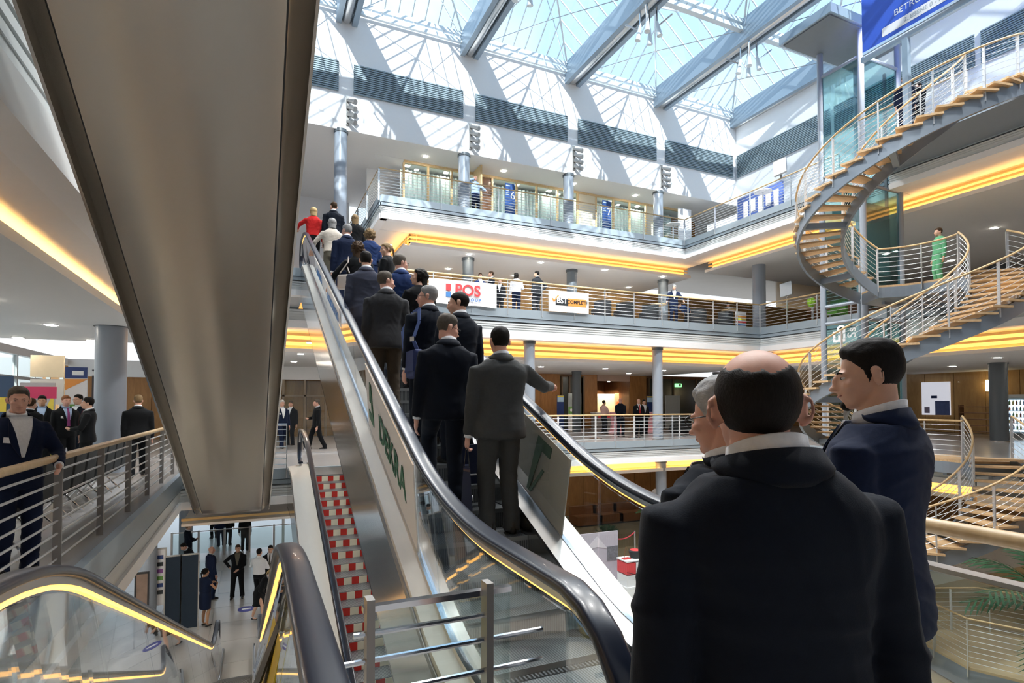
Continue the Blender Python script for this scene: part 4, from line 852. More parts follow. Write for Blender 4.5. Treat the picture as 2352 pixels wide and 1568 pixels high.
# right side of the ground gallery: fridge, poster, shelf, lamp
p = atD(2327, 26.5, L1F); t = thing('drinks_fridge', 'tall glass door drinks fridge lit from inside at the right edge', 'fridge', p); x, y = p.x, p.y
part(t, 'cabinet', MB().box(x-.1, x+.5, y-.5, y+.5, 0, .25).box(x-.1, x+.5, y-.5, y+.5, 1.85, 2.05).box(x-.1, x+.5, y-.5, y-.44, .25, 1.85).box(x-.1, x+.5, y+.44, y+.5, .25, 1.85).box(x+.44, x+.5, y-.44, y+.44, .25, 1.85), mat('fridge_grey', (.35, .38, .40), .3, .4)); part(t, 'light_panel', MB().box(x+.42, x+.44, y-.4, y+.4, .3, 1.8), mat('fridge_light', (.7, .8, 1), .5, emit=1.3, ecol=(.75, .85, 1))); part(t, 'door', MB().box(x-.13, x-.11, y-.46, y+.46, .2, 1.9), M_GLASS)
cols = [(.5, .1, .06), (.75, .5, .1), (.15, .3, .1), (.2, .3, .6), (.8, .8, .8)]
for k in range(5):
    z = .42+.29*k; part(t, 'shelf', MB().box(x, x+.4, y-.44, y+.44, z-.02, z), M_CHROME)
    for j in range(6):
        q = thing('bottle', 'drink bottle standing %s on the %s shelf of the lit fridge' % (['leftmost', 'second from left', 'third from left', 'third from right', 'second from right', 'rightmost'][j], ['bottom', 'second', 'middle', 'fourth', 'top'][k]), 'bottle', (x+.12, y-.36+.14*j, z), 0, 'bottles in the fridge'); part(q, 'flask', MB().lathe((x+.12, y-.36+.14*j, z), [(.035, 0), (.038, .12), (.015, .17), (.014, .21)], 10), mat('bottle_%d' % ((k*2+j) % 5), cols[(k*2+j) % 5], .2), True)
p = atD(2148, 26, 0); t = thing('poster', 'large white backlit poster with a blue lower edge on the ochre wall', 'poster', (35.4, 0, 1)); 
ya, yb2 = onX(2117, 900, 35.4).y, onX(2181, 900, 35.4).y; z1_, z0_ = onX(2117, 878, 35.4).z, onX(2117, 952, 35.4).z
part(t, 'sheet', MB().box(35.38, 35.51, yb2, ya, z0_, z1_), mat('backlit_poster', (.85, .86, .90), .6, var=.02, emit=.28, ecol=(.85, .88, 1))); part(t, 'print_block', MB().box(35.36, 35.38, yb2, (ya+yb2)/2, z0_, z0_+.8), mat('blue_photo_print', (.10, .16, .42), .5, var=.4, scale=3)); part(t, 'print_block', MB().box(35.36, 35.38, (ya+yb2)/2+.3, ya-.15, z0_+.1, z0_+.45), mat('lilac_print', (.45, .42, .62), .5)); part(t, 'print_block', MB().box(35.36, 35.38, (ya+yb2)/2-.1, (ya+yb2)/2+.2, z0_+.95, z0_+1.1), M_NAVY)
p = onX(2275, 885, 35.3); t = thing('wall_lamp', 'small glowing square wall lamp left of the dark column', 'lamp', p); part(t, 'shade', MB().box(35.25, 35.4, p.y-.2, p.y+.2, p.z-.3, p.z+.3), mat('wall_lamp_glow', (1, .85, .5), .5, emit=4, ecol=(1, .8, .45))); part(t, 'plate', MB().box(35.4, 35.46, p.y-.22, p.y+.22, p.z-.32, p.z+.32), M_POST)
p = atD(2255, 27, 0); t = thing('shelf_unit', 'dark shelf unit left of the thick dark column', 'shelf', p); x, y = p.x, p.y
for k in range(5): part(t, 'shelf', MB().box(x-.2, x+.2, y-.9, y+.9, .25+.3*k, .29+.3*k), M_WOODDARK)
for s in (-.9, .86): part(t, 'upright', MB().box(x-.2, x+.2, y+s, y+s+.04, 0, 1.55), M_WOODDARK)
# ------------------------------------------------------------------ left gallery: seats, booths
def beam_seat(y, lab):
    t = thing('beam_seat', lab, 'seat', (-2.7, y, 0), 0, 'black beam seats along the left gallery railing')
    def P(nm, mb, m, sm=True): return part(t, nm, mb, m, sm)
    P('seat', MB().obox((-2.62, y, .42), (.24, 0, -.03), (0, .25, 0), (0, 0, .02)), M_SEAT, False); P('backrest', MB().obox((-2.30, y, .70), (.05, 0, -.0), (0, .25, 0), (.03, 0, .27)), M_SEAT, False)
    P('armrest', MB().tube([(-2.40, y+.27, .40), (-2.45, y+.27, .62), (-2.72, y+.27, .63), (-2.78, y+.27, .58)], .014, 8), M_CHROME); P('beam', MB().box(-2.64, -2.56, y-.3, y+.3, .30, .36), M_STEEL, False)
    P('leg', MB().tube([(-2.85, y, .02), (-2.6, y, .30), (-2.35, y, .02)], .018, 8), M_CHROME); return t
OR = ['nearest', 'second nearest', 'third nearest', 'fourth nearest', 'middle', 'fifth farthest', 'fourth farthest', 'third farthest', 'second farthest', 'farthest']
for k in range(10): beam_seat((4.4 if k == 0 else 7.3+.62*k), '%s black beam seat behind the left gallery railing' % OR[k])
t = thing('booth_stand', 'booth panel with a pink sign and yellow curve on the left gallery', 'booth', (-5.2, 17.5, 0)); p, q = onY(44, 940, 18.0), onY(126, 900, 18.0)
part(t, 'panel', MB().box(p.x, q.x, 18.0, 18.06, .1, 2.15), mat('photo_grey', (.52, .48, .50), .5, var=.3, scale=2)); part(t, 'print_block', MB().box(p.x+.02, p.x+.75, 17.985, 18.0, 1.75, 2.05), mat('pink_red_print', (.70, .05, .15), .5)); poly_on(t, [(0, 0), (.36, .0), (.36, 1.2), (.28, .8)], (q.x-.38, 17.99, .9), (1, 0, 0), (0, 0, 1), mat('yellow_print', 0), 'print_curve'); part(t, 'foot', MB().box(p.x, q.x, 17.9, 18.2, 0, .1), M_POST); part(t, 'yellow_edge', MB().box(q.x-.12, q.x, 17.97, 18.0, .1, 1.2), mat('yellow_print', 0))
t = thing('booth_stand', 'tall navy orange and green booth panel left of the thick column', 'booth', (-4, 18.6, 0)); p, q = onY(149, 900, 18.6), onY(200, 900, 18.6)
part(t, 'panel', MB().box(p.x, q.x, 18.6, 18.66, .1, 2.6), M_WHITEPAPER); part(t, 'print_block', MB().box(p.x, q.x, 18.585, 18.6, 2.3, 2.6), M_NAVY); part(t, 'print_block', MB().box(p.x, q.x, 18.585, 18.6, 1.45, 1.6), mat('leaf_green_print', 0)); poly_on(t, [(0, 0), (0, .3), (.5, .3)], (p.x, 18.59, 1.98), (1, 0, 0), (0, 0, 1), M_ORANGE, 'print_wedge'); part(t, 'side_board', MB().box(q.x+.08, q.x+.75, 18.7, 18.78, .1, 2.55), mat('dark_board', (.06, .06, .07), .5)); part(t, 'foot', MB().box(p.x, q.x+.7, 18.55, 18.85, 0, .1), M_POST); part(t, 'print_block', MB().box(p.x+.15, p.x+.4, 18.575, 18.585, 2.38, 2.5).box(p.x+.55, p.x+.72, 18.575, 18.585, 2.38, 2.5), M_TXTWHITE)
t = thing('booth_stand', 'dark blue booth screen at the far left edge', 'booth', (-6, 14.5, 0)); p, q = onY(-60, 900, 15.0), onY(30, 880, 15.0); part(t, 'panel', MB().box(p.x, q.x, 15.0, 15.06, .1, 2.2), mat('slate_blue_print', (.05, .10, .20), .5)); part(t, 'print_block', MB().box(q.x-.45, q.x-.1, 14.985, 15.0, 1.45, 1.75), mat('yellow_print', 0)); part(t, 'foot', MB().box(p.x, q.x, 14.9, 15.2, 0, .1), M_POST)
t = thing('booth_header', 'pale wooden booth header hanging before the left windows', 'booth', (-5, 19.6, 2.5)); p, q = onY(69, 860, 19.4), onY(146, 860, 19.4); part(t, 'board', MB().box(p.x, q.x, 19.4, 19.5, 2.35, 2.95), mat('pale_birch', (.72, .60, .42), .6)); part(t, 'lower_board', MB().box(p.x, q.x, 19.42, 19.5, 1.6, 2.3), mat('pale_grey_board', (.62, .58, .54), .6)); part(t, 'post', MB().box(p.x, p.x+.08, 19.4, 19.5, 0, 1.6).box(q.x-.08, q.x, 19.4, 19.5, 0, 1.6), M_POST)
# ------------------------------------------------------------------ lobby below
def bench(px, lab, y=26.6):
    p = onZ(px, 1205, L0); t = thing('bench', lab, 'bench', p, 0, 'brown leather benches in the lobby'); x = p.x
    part(t, 'seat_block', MB().box(x-.78, x+.78, y-.5, y+.4, L0+.08, L0+.55), mat('brown_leather', (.20, .075, .025), .45)); part(t, 'back_block', MB().box(x-.78, x+.78, y+.15, y+.45, L0+.55, L0+1.0), mat('brown_leather', 0)); part(t, 'plinth', MB().box(x-.74, x+.74, y-.45, y+.4, L0, L0+.08), M_BLACKPL); return t
bench(1345, 'brown leather bench nearest the escalator in the lobby'); bench(1408, 'middle brown leather bench in the lobby'); bench(1470, 'brown leather bench nearest the grey lobby column')
t = thing('poster_board', 'large lilac poster board with a black and white photo in the lobby', 'poster', onZ(1385, 1330, L0)); p, q = onZ(1340, 1345, L0), onZ(1419, 1330, L0); y = q.y
xa, xb = onY(1342, 1230, y).x, onY(1419, 1230, y).x; zt_ = onY(1419, 1218, y).z
part(t, 'panel', MB().box(xa-.2, xb, y, y+.05, L0+.05, zt_), mat('lilac_poster', (.56, .52, .60), .5)); part(t, 'foot', MB().box(xa, xb, y-.2, y+.25, L0, L0+.05), M_CHROME); poly_on(t, [(0, 0), (.55, .5), (1.0, 0), (.55, .1)], (xa, y-.012, zt_-.62), (1, 0, 0), (0, 0, 1), mat('pale_lilac_print', (.74, .70, .76), .5), 'print_wedge'); part(t, 'print_photo', MB().box(xb-.48, xb-.02, y-.02, y, L0+.75, zt_-.55), mat('grey_machine_photo', (.20, .20, .23), .5, var=.9, scale=9))
p = onZ(1450, 1345, L0); t = thing('crate_stand', 'red and white chequered crate stand in the lobby', 'stand', p); x, y = p.x, p.y
for k in range(2):
    for j in range(2): part(t, 'box_face', MB().box(x-.40+.40*j, x-.02+.40*j, y-.3, y+.3, L0+.08+.44*k, L0+.48+.44*k), M_TXTRED if (j+k) % 2 else M_WHITEPAPER)
part(t, 'base', MB().box(x-.45, x+.45, y-.35, y+.35, L0, L0+.08), M_WHITE); part(t, 'top', MB().box(x-.42, x+.42, y-.32, y+.32, L0+.96, L0+1.0), M_WHITE); part(t, 'cable', MB().tube([(x-.42, y-.32, L0+.62), (x-.1, y-.36, L0+.52), (x+.4, y-.33, L0+.55)], .012, 6), M_BLACKPL)
t = thing('bag', 'black bag with red lining on top of the chequered crate stand', 'bag', (x+.18, y, L0+1.0)); part(t, 'body', MB().lathe((x+.18, y, L0+1.0), [(.17, 0), (.22, .1), (.24, .25), (.20, .28)], 16), M_SEAT, True); part(t, 'lining', MB().cyl((x+.18, y), .19, L0+1.26, L0+1.285, 16), M_TXTRED)
t = thing('easel', 'small brown easel frame on the chequered crate stand', 'easel', (x-.22, y, L0+1.0))
for s in (-.16, .16): part(t, 'leg', MB().bar((x-.22+s, y-.08, L0+1.0), (x-.22+s*.1, y, L0+1.42), .02, .02), M_WOODDARK)
part(t, 'shelf', MB().box(x-.32, x-.12, y-.08, y-.04, L0+1.12, L0+1.14), M_WOODDARK); part(t, 'tray', MB().box(x-.36, x-.08, y-.1, y+.1, L0+1.0, L0+1.03), M_TXTRED)
p = onZ(1478, 1285, L0); t = thing('planter', 'white square planter with a slim plant in the lobby', 'planter', p); x, y = p.x+.4, p.y
part(t, 'pot', MB().box(x-.35, x+.35, y-.35, y+.35, L0, L0+.9), M_WHITE); part(t, 'soil', MB().box(x-.3, x+.3, y-.3, y+.3, L0+.9, L0+.92), M_BLACKPL); part(t, 'trunk', MB().tube([(x, y, L0+.9), (x-.05, y, L0+1.9)], [.06, .03], 8), M_WOODDARK, True)
def frond(t, base, dirv, L, droop, nl=9, nm='frond'):
    b = Vector(base); d = Vector(dirv).normalized(); side = d.cross(Vector((0, 0, 1))).normalized(); mb = MB(); pts = []
    for k in range(8): u = k/7; pts.append(b+d*L*u+Vector((0, 0, .35*L*u-droop*L*u*u)))
    mb.tube(pts, [.012*(1-.8*k/7)+.002 for k in range(8)], 5)
    for k in range(1, nl+1):
        u = .15+.85*k/nl; i = min(6, int(u*7)); f = u*7-i; p = pts[i].lerp(pts[i+1], f); tg = (pts[i+1]-pts[i]).normalized(); w = L*.34*math.sin(PI*min(1, .25+.75*(1-u)))
        for s in (-1, 1):
            e_ = p+(side*s*.8+tg*.6+Vector((0, 0, -.25))).normalized()*w; m = p.lerp(e_, .5)+Vector((0, 0, .02)); n = tg*.022
            mb.add([p-n*.5, m-n, e_, m+n, p+n*.5, p-n*.5-Vector((0, 0, .003)), m-n-Vector((0, 0, .003)), m+n-Vector((0, 0, .003))], [(0, 1, 3, 4), (1, 2, 3), (5, 7, 6), (0, 5, 6, 1)])
    return part(t, nm, mb, M_LEAF)
for k in range(7): frond(t, (x-.05, y, L0+1.85), (math.cos(k*.9), math.sin(k*.9), .4), .6, .5)
p = onZ(1395, 1262, L0); t = thing('potted_plant', 'bushy green plant behind the lilac poster board in the lobby', 'plant', p); x, y = p.x, p.y
part(t, 'pot', MB().lathe((x, y, L0), [(.22, 0), (.28, .45), (.25, .46)], 16), M_BLACKPL, True)
for k in range(12): frond(t, (x, y, L0+.45), (math.cos(k*1.7), math.sin(k*1.7), .9+.5*(k % 3)), .65, .35)
pa, pb = onZ(1420, 1300, L0), onZ(1458, 1290, L0); t = thing('rope_barrier', 'red rope hung between slim posts behind the lilac poster board', 'barrier', pb)
zr = onY(1455, 1222, pb.y).z; part(t, 'post', MB().cyl((pb.x, pb.y), .03, L0, zr+.05, 10), M_CHROME, True); part(t, 'post', MB().cyl((pa.x-.3, pb.y), .03, L0, zr+.05, 10), M_CHROME, True); part(t, 'rope', MB().tube([Vector((pb.x, pb.y, zr)).lerp(Vector((pa.x-.3, pb.y, zr)), u)-Vector((0, 0, .45*u*(1-u)*2)) for u in np.linspace(0, 1, 10)], .025, 8), mat('red_rope', (.5, .03, .05), .6), True)
p = onZ(1506, 1250, L0); t = thing('oval_sign', 'white oval topped sign in the lobby beside the grey column', 'sign', p); x, y = p.x, p.y; zt_ = onY(1506, 1122, y).z
n = 20; prof = [(.26*math.cos(a), zt_-.42+.42*math.sin(a)) for a in np.linspace(0, PI, n)]+[(-.26, L0+.1), (.26, L0+.1)]
part(t, 'board', MB().add([(x+a_, y-.02, z_) for a_, z_ in prof]+[(x+a_, y+.02, z_) for a_, z_ in prof], [tuple(range(n+2)), tuple(range(2*(n+2)-1, n+1, -1))]+[(i, (i+1) % (n+2), n+2+(i+1) % (n+2), n+2+i) for i in range(n+2)]), M_WHITEPAPER); part(t, 'foot', MB().cyl((x, y), .3, L0, L0+.1, 20), M_CHROME); letters(t, 'MESSE', .10, (x-.03, y-.03, zt_-.45), (1, 0, 0), (0, 0, 1), M_TXTRED)
# lobby, left: partitions, boards, barrier
for k, (px0, px1) in enumerate(((378, 414), (415, 455))):
    p, q = onZ(px0, 1462, L0), onZ(px1, 1462, L0); y = 19.0; xa, xb = onY(px0, 1380, y).x, onY(px1, 1380, y).x
    t = thing('partition_board', ['dark blue partition board in the lobby, left one of a pair', 'dark blue partition board in the lobby beside the woman in the navy dress'][k], 'partition', ((xa+xb)/2, y, L0)); part(t, 'panel', MB().box(xa+.01, xb-.01, y, y+.04, L0+.1, L0+2.2), mat('dark_blue_felt', (.018, .032, .055), .9)); part(t, 'frame', MB().box(xa-.02, xa+.01, y-.01, y+.05, L0, L0+2.24).box(xb-.01, xb+.02, y-.01, y+.05, L0, L0+2.24).box(xa, xb, y-.01, y+.05, L0+2.2, L0+2.24), M_STEEL)
for px0, px1, y, m, lab in ((344, 378, 21.0, M_WHITEPAPER, 'white schedule board with coloured rows in the lobby'), (312, 338, 18.2, mat('photo_brown', (.25, .17, .13), .5, var=.5, scale=3), 'brown photo stand in the lobby left of the schedule board')):
    xa, xb = onY(px0, 1380, y).x, onY(px1, 1380, y).x; t = thing('poster_stand', lab, 'poster', ((xa+xb)/2, y, L0)); part(t, 'panel', MB().box(xa, xb, y, y+.04, L0+.25, L0+2.0), m); part(t, 'frame', MB().box(xa-.04, xa, y-.01, y+.05, L0, L0+2.05).box(xb, xb+.04, y-.01, y+.05, L0, L0+2.05).box(xa, xb, y-.01, y+.05, L0+2.0, L0+2.05), M_BLACKPL if m != M_WHITEPAPER else M_STEEL)
    if m == M_WHITEPAPER:
        for k, c in enumerate((M_NAVY, M_TXTBLACK, mat('violet_print', (.25, .08, .30), .5), mat('leaf_green_print', 0), M_NAVY, M_TXTBLACK)): part(t, 'print_row', MB().box(xa+.05, xb-.05, y-.012, y, L0+1.7-.22*k, L0+1.82-.22*k), c)
for pxy, lab in (((566, 1398), 'blue round floor sticker left of the crouching woman'), ((638, 1391), 'blue round floor sticker behind the escalator balustrade')):
    p = onZ(*pxy, L0+.014); t = thing('floor_sticker', lab, 'sticker', p); part(t, 'disc', MB().cyl((p.x, p.y), .26, L0+.014, L0+.019, 24), mat('sticker_blue', (.05, .05, .30), .5)); part(t, 'print_ring', MB().box(p.x-.14, p.x+.14, p.y-.05, p.y+.05, L0+.019, L0+.021), M_TXTWHITE)
p = onZ(650, 1258, L0); t = thing('ticket_gate', 'slim steel ticket post with a camera head at the lobby entrance', 'gate', p); part(t, 'pole', MB().cyl((p.x, p.y), .06, L0, L0+2.2, 12), M_WHITE, True); part(t, 'head', MB().box(p.x-.16, p.x+.1, p.y-.15, p.y+.1, L0+2.15, L0+2.5), M_STEEL)
p = onZ(590, 1270, L0); t = thing('entrance_gate', 'low glass gates with steel rails at the far lobby entrance', 'gate', (p.x, 33.0-5, L0))
for k in range(7):
    x = -3.2+1.0*k; part(t, 'post', MB().box(x-.04, x+.04, 27.9, 28.0, L0, L0+1.15), M_STEEL); part(t, 'pane', MB().box(x+.04, x+.94, 27.94, 27.96, L0+.15, L0+1.05), M_GLASS); part(t, 'rail', MB().box(x, x+1, 27.93, 27.97, L0+1.08, L0+1.12), M_STEEL)
# palm at the right edge, rooted on the lobby floor
p = atD(2450, 7.2, L0); t = thing('palm', 'palm with long dark green leaves at the right edge behind the near railing', 'plant', p); x, y = p.x, p.y
part(t, 'pot', MB().lathe((x, y, L0), [(.35, 0), (.45, .55), (.40, .56)], 18), M_BLACKPL, True); part(t, 'trunk', MB().tube([(x, y, L0+.5), (x+.08, y, L0+2.2), (x, y, L0+3.9)], [.10, .08, .06], 10), M_WOODDARK, True)
for k in range(11): frond(t, (x, y, L0+3.85-.12*(k % 3)), (math.cos(k*2.4), math.sin(k*2.4), .25+.35*(k % 4)), 1.25, .55+.1*(k % 3), 13)
for k in range(6): frond(t, (x, y, L0+2.3), (math.cos(k*2.1+.4), math.sin(k*2.1+.4), .2), .9, .6, 10)
# ------------------------------------------------------------------ ceiling downlights: a few real, most added as interior fill
def ceiling_fill_light(x, y, z, lx, ly, e_, lab): 
    t = thing('ceiling_fill_light', lab, 'ceiling light', (x, y, z), 0, 'recessed ceiling lights'); part(t, 'diffuser', MB().box(x-lx, x+lx, y-ly, y+ly, z-.015, z-.005), mat('diffuser_%d' % int(e_*10), (1, .93, .82), .5, emit=e_, ecol=(1, .90, .76))); part(t, 'frame', MB().box(x-lx-.03, x+lx+.03, y-ly-.03, y+ly+.03, z-.005, z+.02), M_WHITE)
def fill_downlights(z, spots, e_, nm):
    for k, (x, y) in enumerate(spots): ceiling_fill_light(x, y, z, .09, .09, e_*1.3, '%s small square downlight in the ceiling of the %s' % (['first', 'second', 'third', 'fourth', 'fifth', 'sixth', 'seventh', 'eighth', 'ninth', 'tenth'][k], nm))
for z, e_, nm in ((3.36, 70, 'far ground gallery, added as fill'), (8.30, 70, 'far middle gallery, added as fill'), (-1.38, 60, 'far lobby, added as fill')):
    fill_downlights(z, [(5+3.6*(k % 5), 23.6+3.0*(k//5)) for k in range(10)], e_, nm)
for z, e_, nm in ((3.36, 70, 'right ground gallery, added as fill'), (8.30, 70, 'right middle gallery, added as fill'), (-1.38, 60, 'right lobby, added as fill')):
    fill_downlights(z, [(25.5+4*(k//5), 1+3.6*(k % 5)) for k in range(10)], e_, nm)
fill_downlights(12.06, [(6.4+3.6*k, 22.95) for k in range(4)], 60, 'top gallery')
fill_downlights(12.0, [(5.9+1.75*k, 24.08) for k in range(8)], 60, 'room behind the glazed top gallery front, added to brighten the curtain')  # added lamps, no such source known, to brighten the curtain
fill_downlights(3.38, [(-4.2-1.6*(k//5), 5.5+3.4*(k % 5)) for k in range(10)], 55, 'left ground gallery, added as fill'); fill_downlights(-1.37, [(-3.6-1.8*(k//5), 5.5+3.4*(k % 5)) for k in range(10)], 110, 'left lobby, added as fill')
fill_downlights(3.36, [(-.8, 17.0), (1.4, 17.0), (-.8, 21), (1.4, 21), (-.8, 25), (1.4, 25)], 50, 'glazed door passage, added as fill')
# ================================================================== PEOPLE
TMP = bpy.data.scenes.new('workbench')
def fuse(pieces, voxel, smooth=2, sf=.5):
    """closed pieces -> one continuous surface"""
    vs = []; fs = []
    for v, f in pieces:
        o = len(vs); vs += [tuple(p) for p in v]; fs += [tuple(i+o for i in q) for q in f]
    me = bpy.data.meshes.new('raw'); me.from_pydata(vs, [], fs)
    bm = bmesh.new(); bm.from_mesh(me); bmesh.ops.recalc_face_normals(bm, faces=bm.faces); bm.to_mesh(me); bm.free()
    o = bpy.data.objects.new('raw', me); TMP.collection.objects.link(o)
    r = o.modifiers.new('r', 'REMESH'); r.mode = 'VOXEL'; r.voxel_size = voxel; r.adaptivity = 0
    if smooth:
        s = o.modifiers.new('s', 'SMOOTH'); s.factor = sf; s.iterations = smooth
    with bpy.context.temp_override(scene=TMP, view_layer=TMP.view_layers[0]):
        dg = bpy.context.evaluated_depsgraph_get(); dg.update()
        out = bpy.data.meshes.new_from_object(o.evaluated_get(dg))
    bpy.data.objects.remove(o); bpy.data.meshes.remove(me)
    return out
def rotm(ax, a): return np.array(Matrix.Rotation(a, 3, ax))
def ell(c, r, R=None, nu=14, nv=10):
    v = [(0, 0, -1)]; f = []
    for i in range(1, nv):
        t = -PI/2+PI*i/nv
        for j in range(nu): a = 2*PI*j/nu; v.append((math.cos(t)*math.cos(a), math.cos(t)*math.sin(a), math.sin(t)))
    v.append((0, 0, 1)); v = np.array(v)*np.array(r)
    if R is not None: v = v@R.T
    v = v+np.array(c)
    for j in range(nu): f.append((0, 1+(j+1) % nu, 1+j))
    for i in range(nv-2):
        for j in range(nu): a = 1+i*nu; f.append((a+j, a+(j+1) % nu, a+nu+(j+1) % nu, a+nu+j))
    k = len(v)-1; a = 1+(nv-2)*nu
    for j in range(nu): f.append((a+j, a+(j+1) % nu, k))
    return v, f
def tub(pts, rs, n=12, flat=1.0):
    m = MB().tube([tuple(p) for p in pts], list(rs), n, sx=flat); return np.array(m.v), m.f
def loft(rings, n=28, e=2.4):
    """rings: (z, a, b, cx, cy)"""
    v = []; f = []
    for z, a, b, cx, cy in rings:
        for j in range(n):
            t = 2*PI*j/n; c, s = math.cos(t), math.sin(t)
            v.append((cx+a*math.copysign(abs(c)**(2/e), c), cy+b*math.copysign(abs(s)**(2/e), s), z))
    for i in range(len(rings)-1):
        for j in range(n): f.append((i*n+j, i*n+(j+1) % n, (i+1)*n+(j+1) % n, (i+1)*n+j))
    f.append(tuple(range(n))[::-1]); f.append(tuple((len(rings)-1)*n+j for j in range(n)))
    return np.array(v), f
HEADP = [((0, -.018, .028), (.0765, .098, .088)), ((0, .028, -.03), (.062, .068, .086)), ((0, .03, -.072), (.050, .054, .044)), ((0, .07, -.096), (.024, .022, .02)),
         ((0, .094, -.012), (.0105, .020, .030)), ((0, .108, -.035), (.0145, .021, .0125)), ((0, .078, .016), (.050, .018, .012)), ((.040, .058, -.026), (.024, .028, .024)), ((-.040, .058, -.026), (.024, .028, .024)), ((0, .088, -.062), (.022, .013, .012))]
def head_R(dirs):
    c0 = np.array((0, -.005, .0)); R = np.zeros(len(dirs))
    for c, r in HEADP:
        o = (c0-np.array(c))/np.array(r); d = dirs/np.array(r)
        A = (d*d).sum(1); B = (d*o).sum(1); C = (o*o).sum()-1; disc = B*B-A*C
        t = np.where(disc > 0, (-B+np.sqrt(np.maximum(disc, 0)))/A, 0); R = np.maximum(R, t)
    return R
def hairline(az):
    """lowest height of hair on the head for azimuth az (0 front, pi back)"""
    k = np.abs(az); return np.interp(k, [0, .55, .95, 1.25, 1.45, 1.62, 1.8, 2.2, PI], [.070, .066, .045, .02, -.028, .0, -.030, -.072, -.092])
def hair_mesh(style, n=(64, 44)):
    nu, nv = n; th = np.linspace(-PI/2*.80, PI/2, nv); az = np.linspace(-PI, PI, nu, endpoint=False)
    T, A = np.meshgrid(th, az, indexing='ij'); d = np.stack([np.cos(T)*np.sin(A), np.cos(T)*np.cos(A), np.sin(T)], -1).reshape(-1, 3)
    R = head_R(d); P = d*R[:, None]+np.array((0, -.005, 0)); A = A.ravel()
    hl = hairline(A); k = np.abs(A)
    th_ = {'short': .011, 'crew': .005, 'bald': .0022, 'curly': .040, 'bob': .024, 'long': .020, 'full': .017, 'bun': .012, 'wild': .034, 'quiff': .009}[style]
    if style in ('bob', 'long', 'curly', 'wild'): hl = np.where(k > 1.2, -.085, hl)
    m = np.clip((P[:, 2]-hl)/.02, -1, 1)
    nz = np.array([mnoise.noise(Vector(p*38)) for p in P]); nz2 = np.array([mnoise.noise(Vector((p[0]*120, p[1]*40, p[2]*40))) for p in P])
    thick = np.where(m > 0, th_*np.minimum(1, m*1.6)*(1+.35*nz+.25*nz2), -.012)
    if style in ('short', 'full', 'quiff'): thick = np.where(m > 0, thick*(.22+.78*np.clip((P[:, 2]-.02)/.06, 0, 1)), thick)
    thick = np.where((m <= 0) & (m > -.5), -.004, thick)
    if style == 'bald':
        cd = np.array((0, -.10, .995)); cs = (d@cd)/np.sqrt((1.4*d[:, 0])**2+d[:, 1]**2+d[:, 2]**2); lim = .66+.06*nz+.05*nz2; thick = np.where(cs > lim+.05, -.006, np.where(cs > lim, thick*.3, thick))
    if style in ('short', 'full', 'quiff'): thick = thick+np.where(m > 0, np.clip((P[:, 2]-.05)/.05, 0, 1)*.010, 0)
    if style == 'quiff': thick = thick+np.where(m > 0, np.clip((P[:, 1]-.03)/.05, 0, 1)*np.clip((P[:, 2]-.055)/.03, 0, 1)*.016, 0)+np.where(m > 0, np.clip((P[:, 2]-.06)/.03, 0, 1)*.003, 0)
    if style in ('curly', 'wild'): thick = thick+np.where(m > .3, .022*nz+.012*nz2, 0)
    V = P+d*thick[:, None]
    keep = thick > -.008; F = []
    for i in range(nv-1):
        for j in range(nu):
            q = (i*nu+j, i*nu+(j+1) % nu, (i+1)*nu+(j+1) % nu, (i+1)*nu+j)
            if sum(keep[list(q)]) >= 2: F.append(q)
    used = sorted({i for q in F for i in q}); mp = {u: i for i, u in enumerate(used)}
    return V[used], [tuple(mp[i] for i in q) for q in F]
def ik(a, b, l1, l2, hint):
    a, b, hint = np.array(a, float), np.array(b, float), np.array(hint, float)
    d = b-a; L = np.linalg.norm(d); L2 = min(L, (l1+l2)*.995); u = d/L; b = a+u*L2
    x = (l1*l1-l2*l2+L2*L2)/(2*L2); h = math.sqrt(max(0, l1*l1-x*x)); p = hint-u*hint.dot(u); p /= (np.linalg.norm(p)+1e-9)
    return a+u*x+p*h, b
def hand(w, fdir, palm, side, curl=.5, fine=True):
    """hand at wrist w pointing fdir, palm normal palm; side +1 right, -1 left"""
    f = np.array(fdir)/np.linalg.norm(fdir); p = np.array(palm, float); p -= f*p.dot(f); p /= np.linalg.norm(p)+1e-9; x = np.cross(f, p)*side   # x towards the thumb
    w = np.array(w); out = [tub([w-f*.02, w+f*.03, w+f*.065, w+f*.092], [.026, .034, .038, .034], 12)]
    R = np.stack([x, f, p], 1); v, fc = ell((0, 0, 0), (.042, .052, .017), None, 14, 8); out[0] = (v@R.T+w+f*.055, fc); out.append(tub([w-f*.05, w-f*.0, w+f*.03], [.027, .026, .024], 10))
    for i, (o, L, r) in enumerate(((.028, .072, .0092), (.009, .080, .0095), (-.010, .074, .0092), (-.028, .058, .0082))):
        b = w+f*.092+x*o; P = [w+f*.06+x*o*.9, b]; a = 0
        for s, q in ((.42, .7), (.32, 1.0), (.26, .8)):
            a += curl*q; P.append(P[-1]+(f*math.cos(a)+p*math.sin(a)+x*o*.6)*L*s)
        out.append(tub(P, [r*1.05, r*1.1, r, r*.95, r*.8], 8))
    b = w+f*.03+x*.03; out.append(tub([w+f*.02+x*.015, b, b+(f*.75+x*.6+p*.25)*.035, b+(f*1.5+x*.75+p*.6)*.038], [.013, .0125, .0105, .009], 8))
    return out
SKIN = {'fair': (.66, .40, .29), 'pink': (.68, .38, .29), 'tan': (.52, .30, .19), 'olive': (.46, .26, .16)}
def skin_mat(k):
    m = mat('skin_'+k, SKIN[k], .48, var=.10, scale=22, bump=.03, bscale=220, spec=.35)
    b = m.node_tree.nodes['Principled BSDF']; b.inputs['Subsurface Weight'].default_value = .12; b.inputs['Subsurface Radius'].default_value = (.012, .005, .003); return m
